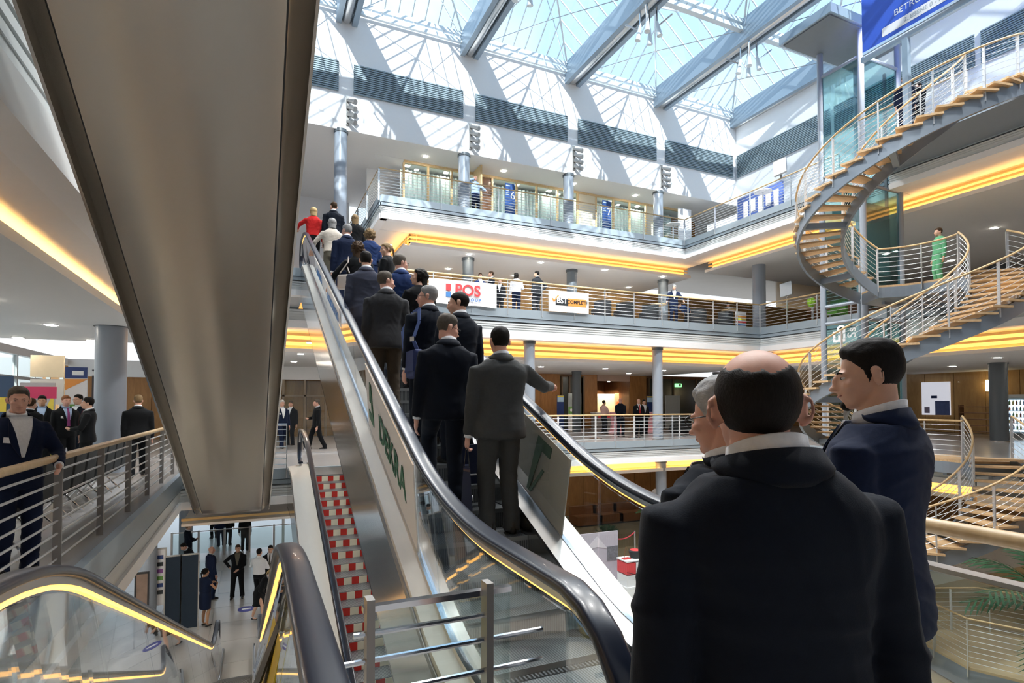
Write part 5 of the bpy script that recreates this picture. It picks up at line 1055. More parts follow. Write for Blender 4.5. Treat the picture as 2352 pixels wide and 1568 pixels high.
def cloth(name, c, rough=.85): return mat('cloth_'+name, c, rough, var=.14, scale=60, bump=.12, bscale=420, spec=.2, sheen=.05)
def hairm(name, c): return mat('hair_'+name, c, .6, var=.4, scale=55, stretch=(4, .6, .8), spec=.12, bump=.25, bscale=160)
CL = {'black': (.006, .007, .009), 'navy': (.007, .014, .042), 'blueblack': (.005, .0085, .017), 'charcoal': (.022, .025, .031), 'grey': (.060, .063, .064), 'greybrown': (.036, .037, .041), 'blue': (.018, .040, .13), 'bluegrey': (.050, .056, .085), 'midblue': (.03, .06, .16), 'red': (.55, .02, .02), 'beige': (.60, .55, .48), 'white': (.80, .82, .86), 'lightblue': (.42, .56, .80), 'pink': (.62, .42, .38), 'green': (.12, .38, .20), 'khaki': (.12, .11, .085), 'purple': (.30, .06, .22), 'darkred': (.30, .02, .03), 'brown': (.055, .042, .030)}
HC_ = {'dark': (.012, .010, .009), 'brown': (.055, .032, .018), 'grey': (.26, .26, .26), 'greybrown': (.10, .085, .07), 'blond': (.50, .36, .18), 'darkblond': (.22, .15, .08), 'white': (.55, .54, .52), 'red': (.22, .09, .04), 'silver': (.40, .41, .42)}
HAIRC = {}
TORSO = [(.80, .205, .140, 0, -.008), (.86, .206, .143, 0, -.008), (.94, .202, .140, 0, -.004), (1.02, .190, .130, 0, 0), (1.10, .184, .126, 0, .002), (1.18, .192, .130, 0, .002), (1.27, .206, .137, 0, -.004), (1.33, .219, .138, 0, -.010), (1.375, .215, .130, 0, -.016), (1.41, .196, .117, 0, -.020), (1.44, .160, .104, 0, -.022), (1.467, .128, .090, 0, -.022), (1.495, .098, .079, 0, -.020), (1.525, .076, .071, 0, -.014)]
def torso_rings(z0, wf=1.0, df=1.0, grow=0): return [(z, a*wf*(1 if z < 1.42 else (1+wf)/2/wf*1)+grow, b*df+grow, cx, cy) for z, a, b, cx, cy in TORSO if z >= z0-1e-6]
def front_y(x, z, wf=1.0, df=1.0):
    Z = [r[0] for r in TORSO]; a = np.interp(z, Z, [r[1] for r in TORSO])*wf; b = np.interp(z, Z, [r[2] for r in TORSO])*df; cy = np.interp(z, Z, [r[4] for r in TORSO])
    return cy+b*(1-min(.98, abs(x/a))**2.4)**(1/2.4)
PERSONS = 0
def person(label, loc, yaw=0.0, h=1.78, suit='navy', trousers=None, shirt='white', tie=None, hair='short', hairc='dark', skin='fair', look=(0, 0), lean=0.0, side=0.0, armL='down', armR='down', legs='stand', lod=2, kind='suit', face=False, glasses=False, wf=1.0, df=1.0, badge=False, hem=.80, group=None, bare=False, beard=False, walk=.16, lapel=True, sink=0, hs=1.0):
    """lod 0 foreground, 1 on the escalator, 2 far. yaw: 0 faces +Y, positive turns left. look: head yaw (left +), pitch (up +)"""
    global PERSONS; PERSONS += 1
    S = h/1.739; VB, VC = {0: (.0060, .010), 1: (.0105, .0145), 2: (.017, .022)}[lod]
    seed = PERSONS*1.37
    t = thing('person', label, 'person', loc, yaw, group)
    trousers = trousers or suit
    hipz = .93
    def bend(p):
        p = np.atleast_2d(np.array(p, float)).copy(); w = np.clip((p[:, 2]-.88)/.30, 0, 1)[:, None]; c0 = np.array((0, 0, .90))
        q = (p-c0)@rotm('X', -lean).T; q = q@rotm('Y', side).T+c0
        return p*(1-w)+q*w
    def pose(pc): return [(bend(v), f) for v, f in pc]
    def fin(name, me, m, smooth=True, lab=None, par=None):
        me.transform(Matrix.Diagonal((S, S, S, 1))); me.name = name; me.materials.clear(); me.materials.append(m)
        if smooth: smooth_mesh(me, None)
        o = link(name, me, par or t)
        if lab: o['label'] = lab
        return o
    def raw(name, v, f, m, par=None, **k):
        me = bpy.data.meshes.new(name); me.from_pydata([tuple(p) for p in v], [], f); me.update()
        return fin(name, me, m, par=par, **k)
    # --- arm targets (torso frame before the bend)
    AR = {'down': ((.255, .03, .80), (.3, -.6, 0)), 'bag': ((.27, .06, .78), (.3, -.6, 0)), 'hold': ((.09, .27, 1.09), (.8, -.5, -.4)), 'clasp': ((.04, .22, .98), (.8, -.6, -.2)), 'front': ((.20, .34, 1.02), (.6, -.5, -.4)), 'phone': ((.11, .12, 1.56), (.8, .2, -.6)), 'camera': ((.07, .24, 1.60), (.7, .1, -.7)),
          'rail': ((.42, .30, 1.02), (.4, -.6, -.1)), 'railup': ((.36, .42, 1.22), (.5, -.5, -.3)), 'point': ((.62, .30, 1.26), (.2, -.4, -.5)), 'hip': ((.24, -.05, 1.0), (.9, -.5, .1)), 'lean': ((.36, .38, 1.0), (.5, -.5, 0)), 'strap': ((.13, .20, 1.28), (.7, -.2, -.6)), 'drink': ((.14, .30, 1.20), (.7, -.4, -.5)), 'back': ((.26, -.08, .82), (.3, -.6, 0))}
    arms = []
    for sgn, key in ((1, armR), (-1, armL)):
        tg, hint = AR[key] if isinstance(key, str) else key
        sh = np.array((sgn*.194*wf, -.018, 1.374)); e_, w_ = ik(sh, (sgn*tg[0], tg[1], tg[2]), .295, .265, (sgn*hint[0], hint[1], hint[2])); arms.append((sgn, sh, e_, w_, key))
    # --- legs
    LG = {'stand': ((.105, 0, 0), (-.105, .02, 0)), 'wide': ((.15, .03, 0), (-.15, 0, 0)), 'walk': ((.09, walk*1.5, 0), (-.09, -walk*1.6, .03)), 'step': ((.10, .30, .166), (-.10, .0, 0)), 'stepL': ((.10, .0, 0), (-.10, .30, .166)), 'cross': ((.06, .12, 0), (-.03, -.02, 0))}[legs]
    lg = []
    for (fx, fy, fz), sx in zip(LG, (1, -1)):
        hp = np.array((sx*.092, 0, hipz)); k_, a_ = ik(hp, (fx, fy, fz+.085), .435, .42, (fx*.2, 1, 0)); lg.append((sx, hp, k_, a_))
    # --- BODY: head, neck, hands and the core in one skin
    hy, hp_ = look; HR = rotm('Z', hy)@rotm('X', hp_); hc = np.array((0, .014, 1.622-sink)); hq = 18 if lod == 2 else 28
    def headx(v): return bend((np.array(v)*hs@HR.T)+hc)
    pc = []
    for c, r in HEADP:
        v, f = ell(c, r, None, hq, hq*2//3); pc.append((headx(v), f))
    for s in (1, -1):
        v, f = ell((s*.081, -.018, -.006), (.0065, .020, .030), rotm('Z', -s*.75)@rotm('X', -.15), 12, 10); pc.append((headx(v), f))
        if lod < 2:
            P = [(s*(.080+.014*math.sin(a*1.0+.2)), -.012-.021*math.sin(a)-.004, -.005+.029*math.cos(a)) for a in np.linspace(-.5, PI+.1, 12)]
            v, f = tub(P, [.0052]*12, 8); pc.append((headx(v), f))
    nb = headx([(0, -.022, -.075), (0, -.026, -.04)]); npt = [bend((0, -.028, 1.44))[0], bend((0, -.022, 1.50))[0], nb[0], nb[1]]
    pc.append(tub(npt, [.066, .060, .057, .055], 18))
    core = bend([(0, 0, .9), (0, -.01, 1.15), (0, -.02, 1.36), (0, -.025, 1.46)]); pc.append(tub(core, [.09, .085, .09, .05], 12))
    for sgn, sh, e_, w_, key in arms:
        q = bend([(0, -.02, 1.38), sh, e_, w_])
        thick = [.04, .045, .036, .027] if kind in ('dress', 'sleeveless') else [.035, .035, .028, .026]
        pc.append(tub(q, thick, 10))
        fd = q[3]-q[2]; palm = {'point': (0, 0, -1), 'phone': (-sgn, .4, .4), 'camera': (-sgn, .2, .6), 'hold': (-sgn*.8, .1, .5), 'clasp': (-sgn*.6, -.5, .2), 'rail': (0, .1, -1), 'railup': (0, .1, -1), 'lean': (0, .1, -1), 'drink': (-sgn*.9, .2, 0)}.get(key if isinstance(key, str) else 'x', (-sgn, .15, 0))
        curl = {'point': 1.1, 'bag': 1.0, 'phone': .9, 'camera': .9, 'hold': .8, 'rail': .6, 'railup': .6, 'lean': .5, 'drink': .9}.get(key if isinstance(key, str) else 'x', .42)
        pc += hand(q[3]+fd/np.linalg.norm(fd)*.012, fd, palm, sgn, curl)
    for sx, hp, k_, a_ in lg:
        r = [.075, .052, .050, .034] if bare else [.05, .04, .035, .03]
        mid = (k_+a_)/2+np.array((0, -.018, .04)); P = [(sx*.05, 0, .97), hp, k_, mid, a_]
        pc.append(tub(P, [.06, r[0], r[1], r[2]*(1.05 if bare else .9), r[3]], 12))
        pc.append(ell(a_+np.array((0, .05, -.05)), (.036, .095, .028), None, 12, 8))
    body = fuse(pc, VB, 2 if lod else 3, .5)
    bo = fin('body', body, skin_mat(skin))
    # --- hair
    if hair != 'none':
        v, f = hair_mesh(hair, (96, 66) if lod == 0 else (56, 40) if lod == 1 else (36, 26))
        if hair in ('long', 'bob', 'bun', 'wild'):
            zz = {'long': -.24, 'bob': -.13, 'bun': 0, 'wild': -.20}[hair]
            pcs = []
            if hair == 'bun': pcs.append(ell((0, -.115, .05), (.035, .03, .035), None, 14, 10)); pcs.append(tub([(0, -.11, .05), (0, -.15, .0), (0, -.14, -.13)], [.02, .022, .012], 10))
            else:
                n = 18; ar = np.linspace(PI*.62, PI*1.38, n); rr = []
                for k, z in enumerate(np.linspace(.03, zz, 8)):
                    g = 1-.10*k/7; rr.append([(1.12*.088*g*math.sin(a), -.012+1.10*.106*g*math.cos(a)-.012*(k/7)*1.2, z) for a in ar]+[(.70*.088*g*math.sin(a), -.012+.72*.106*g*math.cos(a), z) for a in ar[::-1]])
                m_ = len(rr[0]); vv = [p for q in rr for p in q]; ff = [(i*m_+j, i*m_+(j+1) % m_, (i+1)*m_+(j+1) % m_, (i+1)*m_+j) for i in range(7) for j in range(m_)]+[tuple(range(m_))[::-1], tuple(7*m_+j for j in range(m_))]
                amp = .014 if hair == 'wild' else .005
                vv = [tuple(np.array(p)+amp*np.array(mnoise.noise_vector(Vector(p)*(28 if hair == 'wild' else 45)))) for p in vv]
                pcs.append((np.array(vv), ff))
            for v2, f2 in pcs: o = len(v); v = np.vstack([v, v2]); f = f+[tuple(i+o for i in q) for q in f2]
        raw('hair', headx(v), f, hairm(hairc, HC_[hairc]))
    if beard:
        v, f = ell((0, .074, -.098), (.020, .022, .020), None, 14, 10); raw('goatee', headx(v), f, hairm('dark', HC_['dark']))
    if face:
        for s in (1, -1):
            v, f = ell((s*.031, .076, .001), (.013, .010, .0062), None, 12, 8); e = raw('eye', headx(v), f, mat('eye_white', (.70, .68, .65), .25))
            v, f = ell((s*.031, .0835, .001), (.0055, .004, .0055), None, 10, 8); raw('iris', headx(v), f, mat('iris_dark', (.02, .015, .012), .2), par=e)
            v, f = tub([(s*.014, .094, .017), (s*.032, .092, .022), (s*.048, .080, .017)], [.0028, .0036, .002], 6); raw('eyebrow', headx(v), f, hairm(hairc if hairc not in ('grey', 'white', 'silver', 'blond') else 'greybrown', HC_[hairc if hairc not in ('grey', 'white', 'silver', 'blond') else 'greybrown']))
        v, f = tub([(-.022, .090, -.060), (0, .0995, -.0635), (.022, .090, -.060)], [.002, .0045, .002], 6); raw('mouth', headx(v), f, mat('lips', (.42, .16, .13), .45))
    if glasses:
        P = []
        g = MB()
        for s in (1, -1):
            g.tube([(s*.034+.023*math.cos(a), .098, .0+.017*math.sin(a)) for a in np.linspace(0, 2*PI, 14, endpoint=False)], .0017, 5, True)
            g.tube([(s*.057, .097, .004), (s*.074, .05, .006), (s*.083, -.005, .004), (s*.082, -.022, -.012)], .0019, 5)
        g.tube([(-.011, .1, .003), (.011, .1, .003)], .0017, 5)
        raw('glasses', headx(np.array(g.v)), g.f, mat('dark_spectacle_frame', (.015, .016, .02), .3))
    # --- TROUSERS / SKIRT
    if kind in ('suit', 'shirt', 'sweater', 'vest', 'blouse', 'jacketskirt', 'dress', 'sleeveless', 'skirt'):
        if kind in ('dress', 'jacketskirt', 'skirt'):
            hz = .52; rings = [(hz, .185, .135, 0, .0), (.62, .195, .14, 0, 0), (.75, .200, .145, 0, 0), (.88, .198, .14, 0, 0), (.98, .180, .128, 0, 0), (1.08, .165, .115, 0, 0)]
            if legs == 'walk': rings[0] = (hz, .19, .19, 0, .0)
            me = fuse(pose([loft(rings, 26, 2.2)]), VC, 2); fin('skirt', me, cloth(trousers, CL[trousers]))
        else:
            pcs = [loft([(.80, .160, .125, 0, -.004), (.88, .176, .130, 0, -.004), (.98, .172, .122, 0, -.002), (1.06, .165, .112, 0, 0)], 24, 2.3)]
            for sx, hp, k_, a_ in lg:
                up = (hp+k_)/2; dn = (k_+a_)/2
                pcs.append(tub([hp+np.array((0, 0, .02)), up, k_, dn, a_+np.array((0, 0, .05)), a_+np.array((0, .004, -.055))], [.098, .094, .080, .075, .072, .078], 16))
            me = fuse(pose(pcs), VC, 2); wrinkle(me, seed+5, .011 if lod < 2 else .004, 11, low=True); fin('trousers', me, cloth(trousers, CL[trousers]))
    # --- SHOES
    for sx, hp, k_, a_ in lg:
        ft = np.array((a_[0], a_[1], a_[2]-.085))
        if bare:
            v, f = loft([(0, .028, .085, 0, .05), (.02, .036, .11, 0, .055), (.05, .03, .08, 0, .04)], 16, 2.2)
        else: v, f = loft([(0, .042, .135, 0, .055), (.022, .047, .142, 0, .057), (.05, .043, .125, 0, .045), (.085, .036, .075, 0, .0), (.11, .030, .05, 0, -.012)], 18, 2.2)
        R = rotm('Z', -sx*.14); raw('shoe', (v@R.T)+ft, f, mat('black_shoe_leather', (.012, .010, .009), .3, coat=.3))
    # --- UPPER GARMENT
    nm = {'suit': 'jacket', 'jacketskirt': 'jacket', 'shirt': 'shirt', 'sweater': 'sweater', 'vest': 'shirt', 'blouse': 'blouse', 'dress': 'dress_top', 'sleeveless': 'top', 'skirt': 'blouse'}[kind]
    hz = {'suit': hem, 'jacketskirt': .86, 'shirt': .94, 'sweater': .90, 'vest': .94, 'blouse': .90, 'dress': .98, 'sleeveless': .94, 'skirt': .94}[kind]
    sl = 1.0 if kind in ('suit', 'jacketskirt') else .90
    pcs = [loft([r for r in torso_rings(hz, wf, df) if r[0] <= (1.48 if kind in ('suit', 'jacketskirt', 'shirt', 'vest') else 1.51)], 34, 2.4)]
    for sgn, sh, e_, w_, key in arms:
        if kind in ('dress', 'sleeveless'):
            q = np.array([sh+np.array((-sgn*.03, 0, .005)), sh, sh+(e_-sh)*.35]); pcs.append(tub(q, [.07, .068, .055], 14)); continue
        d = (w_-e_)/np.linalg.norm(w_-e_); m1 = sh+(e_-sh)*.5; m2 = (e_+w_)/2
        q = np.array([sh+np.array((-sgn*.05, 0, .0)), sh+np.array((sgn*.004, 0, 0)), m1, e_, m2, w_-d*.012]); pcs.append(tub(q, [.062, .069*sl, .065*sl, .058*sl, .053*sl, .047*sl], 18))
        v, f = ell(e_, (.058*sl,)*3, None, 14, 10); pcs.append((v, f))
        if kind in ('suit',) and lod < 2:
            q = bend(np.array([w_-d*.03, w_+d*.010])); v, f = tub(q, [.036, .036], 16); raw('cuff', v, f, cloth('white' if shirt == 'white' else shirt, CL[shirt]))
    me = fuse(pose(pcs), VC, 2 if lod else 3); wrinkle(me, seed, 0.011 if lod == 0 else .011 if lod == 1 else .006, 10)
    topc = suit if kind in ('suit', 'jacketskirt', 'sweater', 'dress', 'sleeveless', 'blouse') else shirt
    jk = fin(nm, me, cloth(topc, CL[topc]))
    if kind == 'vest':
        pcs = [loft([r for r in torso_rings(.90, wf*1.03, df*1.05, .006) if r[0] <= 1.47], 30, 2.4)]; me = fuse(pose(pcs), VC, 2); fin('vest', me, cloth(suit, CL[suit]))
    # --- collars
    if kind in ('suit', 'shirt', 'vest', 'jacketskirt') and hair != 'long':
        n = 40; vs = []; fs = []
        for k in range(n+1):
            a = 2*PI*k/n; fr = (1+math.cos(a))/2   # a=0 front
            for r, z in ((.063, 1.470), (.067, 1.546-.048*fr), (.072, 1.544-.048*fr), (.078, 1.465)):
                vs.append((r*math.sin(a), -.020+.012*(1-fr)*0+(r+.004)*math.cos(a), z))
        for k in range(n):
            for j in range(4): a = 4*k+j; b = 4*k+(j+1) % 4; fs.append((a, b, b+4, a+4))
        raw('shirt_collar', bend(vs), fs, cloth(shirt, CL[shirt], .7))
    if kind in ('suit', 'jacketskirt') and lapel:
        n = 34; vs = []; fs = []
        for k in range(n+1):
            a = PI*.42+(2*PI-PI*.84)*k/n; bk = (1-math.cos(a))/2; tp = math.sin(PI*k/n)**.6
            for dr, z in ((.082, 1.515*bk+1.47*(1-bk)), (.088, 1.520*bk+1.475*(1-bk)), (.090+.022*tp, 1.474+.024*(1-tp)), (.085+.020*tp, 1.456+.03*(1-tp))):
                vs.append((dr*1.12*math.sin(a), -.022+dr*.92*math.cos(a), z-(.006 if dr > .1 else 0)))
        for k in range(n):
            for j in range(4): a = 4*k+j; b = 4*k+(j+1) % 4; fs.append((a, b, b+4, a+4))
        fs += [(0, 1, 2, 3), (4*n+3, 4*n+2, 4*n+1, 4*n)]
        raw('collar', bend(vs), fs, cloth(suit, CL[suit]), par=jk)
        # open front: shirt, lapels and tie
        def patch(fn, z0, z1, off, name, m, par, nx=7, nz=12, th=.006):
            vs = []; fs = []
            for o_ in (0, 1):
                for i in range(nz+1):
                    z = z0+(z1-z0)*i/nz; xa, xb = fn((z-z0)/(z1-z0))
                    for j in range(nx+1): x = xa+(xb-xa)*j/nx; vs.append((x, front_y(x, z, wf, df)+off-(th if o_ == 0 else 0), z))
            N = (nz+1)*(nx+1)
            for i in range(nz):
                for j in range(nx): a = i*(nx+1)+j; fs += [(a, a+1, a+nx+2, a+nx+1), (N+a+nx+1, N+a+nx+2, N+a+1, N+a)]
            ring = list(range(nx+1))+[i*(nx+1)+nx for i in range(1, nz+1)]+[nz*(nx+1)+j for j in range(nx-1, -1, -1)]+[i*(nx+1) for i in range(nz-1, 0, -1)]
            fs += [(ring[q], ring[(q+1) % len(ring)], N+ring[(q+1) % len(ring)], N+ring[q]) for q in range(len(ring))]
            raw(name, bend(vs), fs, m, par=par)
        if face or lod == 1:
            patch(lambda u: (-.012-.080*u, .012+.080*u), 1.10, 1.475, .010, 'shirt_front', cloth(shirt, CL[shirt], .7), None)
            for s in (1, -1):
                patch(lambda u, s=s: tuple(sorted((s*(.010+.078*u), s*(.014+.078*u+.050*math.sin(PI*min(1, u*1.05)))))), 1.09, 1.46, .015, 'lapel', cloth(suit, CL[suit]), jk, 3)
            if tie: patch(lambda u: (-.034+.018*u, .034-.018*u), 1.06, 1.475, .019, 'tie', cloth('tie_'+tie, CL.get(tie, (.4, .02, .03)), .5), None, 3)
    if badge:
        y = front_y(.10, 1.26, wf, df)+.012; v = bend([(.07, y, 1.23), (.145, y-.006, 1.24), (.14, y-.006, 1.29), (.066, y, 1.28), (.07, y+.004, 1.23), (.145, y-.002, 1.24), (.14, y-.002, 1.29), (.066, y+.004, 1.28)])
        raw('name_badge', v, [(3, 2, 1, 0), (4, 5, 6, 7), (0, 1, 5, 4), (1, 2, 6, 5), (2, 3, 7, 6), (3, 0, 4, 7)], M_WHITEPAPER, smooth=False)
    t['_'] = 0; del t['_']
    # hall positions of the wrists, for things held
    M = Matrix.Translation(Vector(loc))@Matrix.Rotation(yaw, 4, 'Z')@Matrix.Diagonal((S, S, S, 1))
    out = {}
    for sgn, sh, e_, w_, key in arms:
        q = bend([e_, w_]); d = (q[1]-q[0])/np.linalg.norm(q[1]-q[0]); out['R' if sgn > 0 else 'L'] = M@Vector(q[1]+d*.10)
    out['S'] = {s: M@Vector(bend((s*.15, -.02, 1.45))[0]) for s in (1, -1)}; out['M'] = M; out['bend'] = bend
    return t, out
def wrinkle(me, seed, amp, freq, low=False):
    n = len(me.vertices); co = np.empty(n*3, np.float32); me.vertices.foreach_get('co', co); co = co.reshape(-1, 3)
    no = np.empty(n*3, np.float32); me.vertices.foreach_get('normal', no); no = no.reshape(-1, 3)
    rg = np.random.default_rng(int(seed*100)); d = np.zeros(n)
    warp = .06*np.sin(co@rg.normal(0, 9, (3, 3))+rg.uniform(0, 6, 3)); q = co+warp
    for k in range(6):
        dirv = rg.normal(0, 1, 3); dirv[2] *= 1.6; dirv /= np.linalg.norm(dirv); s = np.sin(q@dirv*freq*rg.uniform(1.6, 4.2)+rg.uniform(0, 6)); d += (1-np.abs(s))**2*rg.uniform(.3, 1)
    d = (d/3-.35)
    if low: d *= .6+.9*np.clip((.45-co[:, 2])/.3, 0, 1)
    co = co+no*(d*amp)[:, None]; me.vertices.foreach_set('co', co.ravel().astype(np.float32)); me.update()
# ------------------------------------------------------------------ who stands where
def step_at(k, x): return (XE(x, 3.15+.4*k+.2), 3.15+.4*k+.17, float(fE1(3.15+.4*k+.001)))
R_ = math.radians
# foreground
person('balding man in a dark suit seen from behind, nearest the viewer', atD(1776, 1.12, 0), R_(-22), 1.765, 'blueblack', hair='bald', hairc='dark', skin='pink', sink=.036, lod=0, look=(R_(-14), R_(2)), side=R_(-2.4), wf=.92, df=.98, armL='down', armR='down')
person('dark haired man with goatee in a navy suit, profile turned left', atD(2004, 1.97, 0), R_(14), 1.84, 'navy', hs=.93, hair='quiff', hairc='dark', skin='fair', lod=0, look=(R_(26), R_(-6)), beard=True, face=True, armR='hold', armL='down', wf=1.06)
person('grey haired man with glasses half hidden behind the balding man', atD(1662, 1.80, 0), R_(2), 1.69, 'blueblack', hair='full', hairc='silver', skin='pink', lod=0, look=(R_(12), R_(-10)), glasses=True, face=True)
# on the busy escalator, from the bottom up
P1, o1 = person('man in a grey suit on the escalator, arm stretched out to the right', step_at(3, 1.93), R_(-3), 1.78, 'grey', hair='short', hairc='dark', skin='pink', lod=1, armR='point', armL='bag', legs='stand', look=(R_(-4), 0), wf=1.1)
P2, o2 = person('man in a black suit with glasses beside the grey suited man, looking right', step_at(4, 1.56), R_(-8), 1.76, 'blueblack', hair='short', hairc='greybrown', skin='pink', lod=1, look=(R_(-72), R_(-12)), glasses=True, face=True, side=R_(2), armR='bag', wf=1.05, legs='stepL')
person('shaven headed man in a black suit with a shoulder strap, profile left', step_at(6, 1.95), R_(12), 1.82, 'blueblack', hair='crew', hairc='dark', skin='fair', lod=1, look=(R_(52), R_(-6)), face=True, armR='bag')
P4, o4 = person('grey haired man with glasses carrying a blue shoulder bag', step_at(7, 1.72), R_(14), 1.77, 'blueblack', hair='short', hairc='grey', skin='pink', lod=1, look=(R_(48), R_(2)), glasses=True, face=True, wf=1.05)
person('man in a grey brown suit at the left handrail, smiling to the right', step_at(9, 1.42), R_(-6), 1.74, 'greybrown', trousers='brown', hair='short', hairc='greybrown', skin='pink', lod=1, look=(R_(-66), R_(0)), face=True, armL='down', wf=1.05)
person('woman with a black bob and black jacket looking left', step_at(11, 2.04), R_(16), 1.68, 'black', hair='bob', hairc='dark', skin='fair', lod=1, look=(R_(60), R_(6)), face=True, kind='sweater', armL='hold')
person('man in a navy suit with glasses ahead of the woman with a bob', step_at(12, 1.87), R_(-4), 1.79, 'blue', hair='short', hairc='greybrown', skin='pink', lod=1, look=(R_(-66), 0), glasses=True, face=True)
person('man in a blue grey suit with smooth black hair, seen from behind', step_at(12, 1.37), R_(-2), 1.78, 'bluegrey', hair='short', hairc='dark', skin='fair', lod=1, look=(R_(-14), 0))
P9, o9 = person('woman with wild brown hair holding the left handrail', step_at(16, 1.50), R_(4), 1.68, 'black', hair='wild', hairc='brown', skin='fair', lod=1, kind='sweater', armL='rail', look=(R_(-20), 0))
person('smiling blond woman in black turned back to the left', step_at(17, 2.06), R_(60), 1.68, 'black', hair='bun', hairc='darkblond', skin='fair', lod=1, kind='sweater', look=(R_(40), R_(-8)), face=True, armR='clasp', armL='clasp')
person('woman with curly blond hair in a navy top, seen from behind', step_at(22, 2.10), 0, 1.66, 'blue', hair='curly', hairc='darkblond', skin='fair', lod=1, kind='sweater')
person('grey haired man in a dark navy suit behind the woman in beige', step_at(20, 1.52), R_(4), 1.80, 'navy', hair='short', hairc='grey', skin='pink', lod=1, look=(R_(25), 0))
person('woman in a beige jacket holding the handrail near the top', step_at(25, 1.46), R_(2), 1.68, 'beige', trousers='khaki', hair='bob', hairc='grey', skin='fair', lod=1, kind='sweater', armL='rail')
person('woman with long ash blond hair in black near the top', step_at(29, 2.2), R_(-4), 1.70, 'black', hair='long', hairc='darkblond', skin='fair', lod=1, kind='sweater')
person('man in a dark suit stepping off at the top', (1.83, 15.6, 5.2), R_(-4), 1.80, 'blueblack', hair='short', hairc='brown', skin='fair', lod=1, look=(R_(20), 0), legs='walk')
person('woman in a red sweater with short blond hair at the very top', (1.35, 15.9, 5.2), R_(4), 1.68, 'red', trousers='black', hair='bob', hairc='blond', skin='fair', lod=1, kind='sweater', armL='railup')
person('person half hidden at the top behind the man in the dark suit', (1.95, 16.6, 5.2), R_(-20), 1.70, 'greybrown', hair='short', hairc='darkblond', skin='fair', lod=2, look=(R_(-30), 0))
# --- top gallery
px_ = onY(1092, 430, 22.75); P, o = person('bald man in a pale blue shirt and tie phoning on the top gallery', (px_.x, 22.75, L3), R_(180), 1.76, 'blueblack', trousers='navy', shirt='lightblue', tie='navy', hair='none', skin='pink', lod=2, kind='shirt', armR='phone', armL='lean', face=True, lapel=False)
# --- middle gallery
def mid(px, y, lab, **k): p = onY(px, 680, y); return person(lab, (p.x, y, L2), **k)
mid(1103, 21.4, 'man with dark glasses in a blue jacket facing us above the white banner', yaw=R_(178), h=1.74, suit='blue', hair='short', hairc='brown', lod=2, face=True, glasses=True)
mid(1128, 21.0, 'man in a dark suit facing left above the white banner', yaw=R_(80), h=1.76, suit='blueblack', hair='short', hairc='brown', lod=2, face=True)
mid(1186, 20.6, 'woman in a white blouse and patterned trousers seen from behind', yaw=R_(-25), h=1.70, suit='white', trousers='navy', hair='bob', hairc='dark', lod=2, kind='blouse', look=(R_(-30), 0), armR='hold')
mid(1233, 20.5, 'man in a dark suit with hand on hip seen from behind', yaw=R_(20), h=1.84, suit='charcoal', hair='short', hairc='dark', lod=2, armR='hip', look=(R_(25), 0), legs='wide')
mid(1547, 20.0, 'man in a navy suit leaning on the middle gallery railing', yaw=R_(150), h=1.74, suit='navy', hair='short', hairc='grey', lod=2, armL='lean', armR='lean', lean=R_(12), face=True, look=(R_(-30), 0))
mid(1672, 22.0, 'dark haired person standing by the bar table on the middle gallery', yaw=R_(170), h=1.66, suit='blueblack', hair='short', hairc='dark', lod=2, face=True)
mid(1580, 21.4, 'person in a blue shirt bending over between the armchairs', yaw=R_(90), h=1.60, suit='midblue', trousers='charcoal', hair='short', hairc='brown', lod=2, kind='shirt', shirt='midblue', lean=R_(55))
mid(1148, 21.2, 'person in grey standing just right of the white banner', yaw=R_(150), h=1.55, suit='charcoal', hair='short', hairc='brown', lod=2, face=True)
# --- far ground gallery
def gnd(px, dep, lab, z=L1F, **k): p = atD(px, dep, z); return person(lab, (p.x, p.y, z), **k)
gnd(1425, 27.2, 'bald man in a dark blue jacket facing us beside the pink table', yaw=R_(160), h=1.84, suit='blueblack', hair='none', skin='pink', lod=2, face=True, armL='clasp', armR='clasp', kind='sweater', hem=.8)
gnd(1467, 27.8, 'bald man in a black suit and red tie with a name badge', yaw=R_(165), h=1.80, suit='black', tie='red', hair='none', skin='pink', lod=2, face=True, badge=True)
gnd(1479, 28.6, 'dark haired man in black behind the man with the red tie', yaw=R_(168), h=1.76, suit='black', hair='short', hairc='dark', lod=2, face=True)
gnd(1387, 29.6, 'man in a pale pink shirt and red tie behind the grey counter', yaw=R_(-80), h=1.74, suit='pink', trousers='charcoal', shirt='pink', hair='short', hairc='dark', skin='olive', lod=2, kind='shirt', armR='hold', armL='hold')
gnd(648, 20.0, 'man with white hair in dark blue walking by the glazed doors', z=0, yaw=R_(200), h=1.74, suit='navy', hair='short', hairc='white', skin='pink', lod=2, face=True, badge=True, legs='walk')
gnd(668, 21.5, 'man behind the white haired man by the glazed doors', z=0, yaw=R_(150), h=1.72, suit='charcoal', hair='short', hairc='greybrown', skin='pink', lod=2, face=True)
gnd(728, 19.6, 'man in a black suit striding left past the striped escalator', z=0, yaw=R_(95), h=1.76, suit='black', hair='short', hairc='greybrown', skin='pink', lod=2, legs='walk', armR='hold')
# --- stairs and lift
person('man in a navy suit and tie near the top of the spiral stair', (17.75, 10.4, L3), R_(140), 1.76, 'navy', tie='purple', hair='short', hairc='greybrown', skin='pink', lod=2, face=True)
Pc, oc_ = person('photographer in dark clothes raising a camera near the top of the spiral stair', (18.6, 10.5, L3), R_(70), 1.80, 'blueblack', hair='short', hairc='dark', skin='fair', lod=2, armR='camera', armL='camera', kind='sweater')
person('person in green standing on the landing of the spiral stair', (18.95, 10.2, 5.2), R_(60), 1.78, 'green', trousers='green', hair='short', hairc='brown', skin='fair', lod=2, kind='sweater')
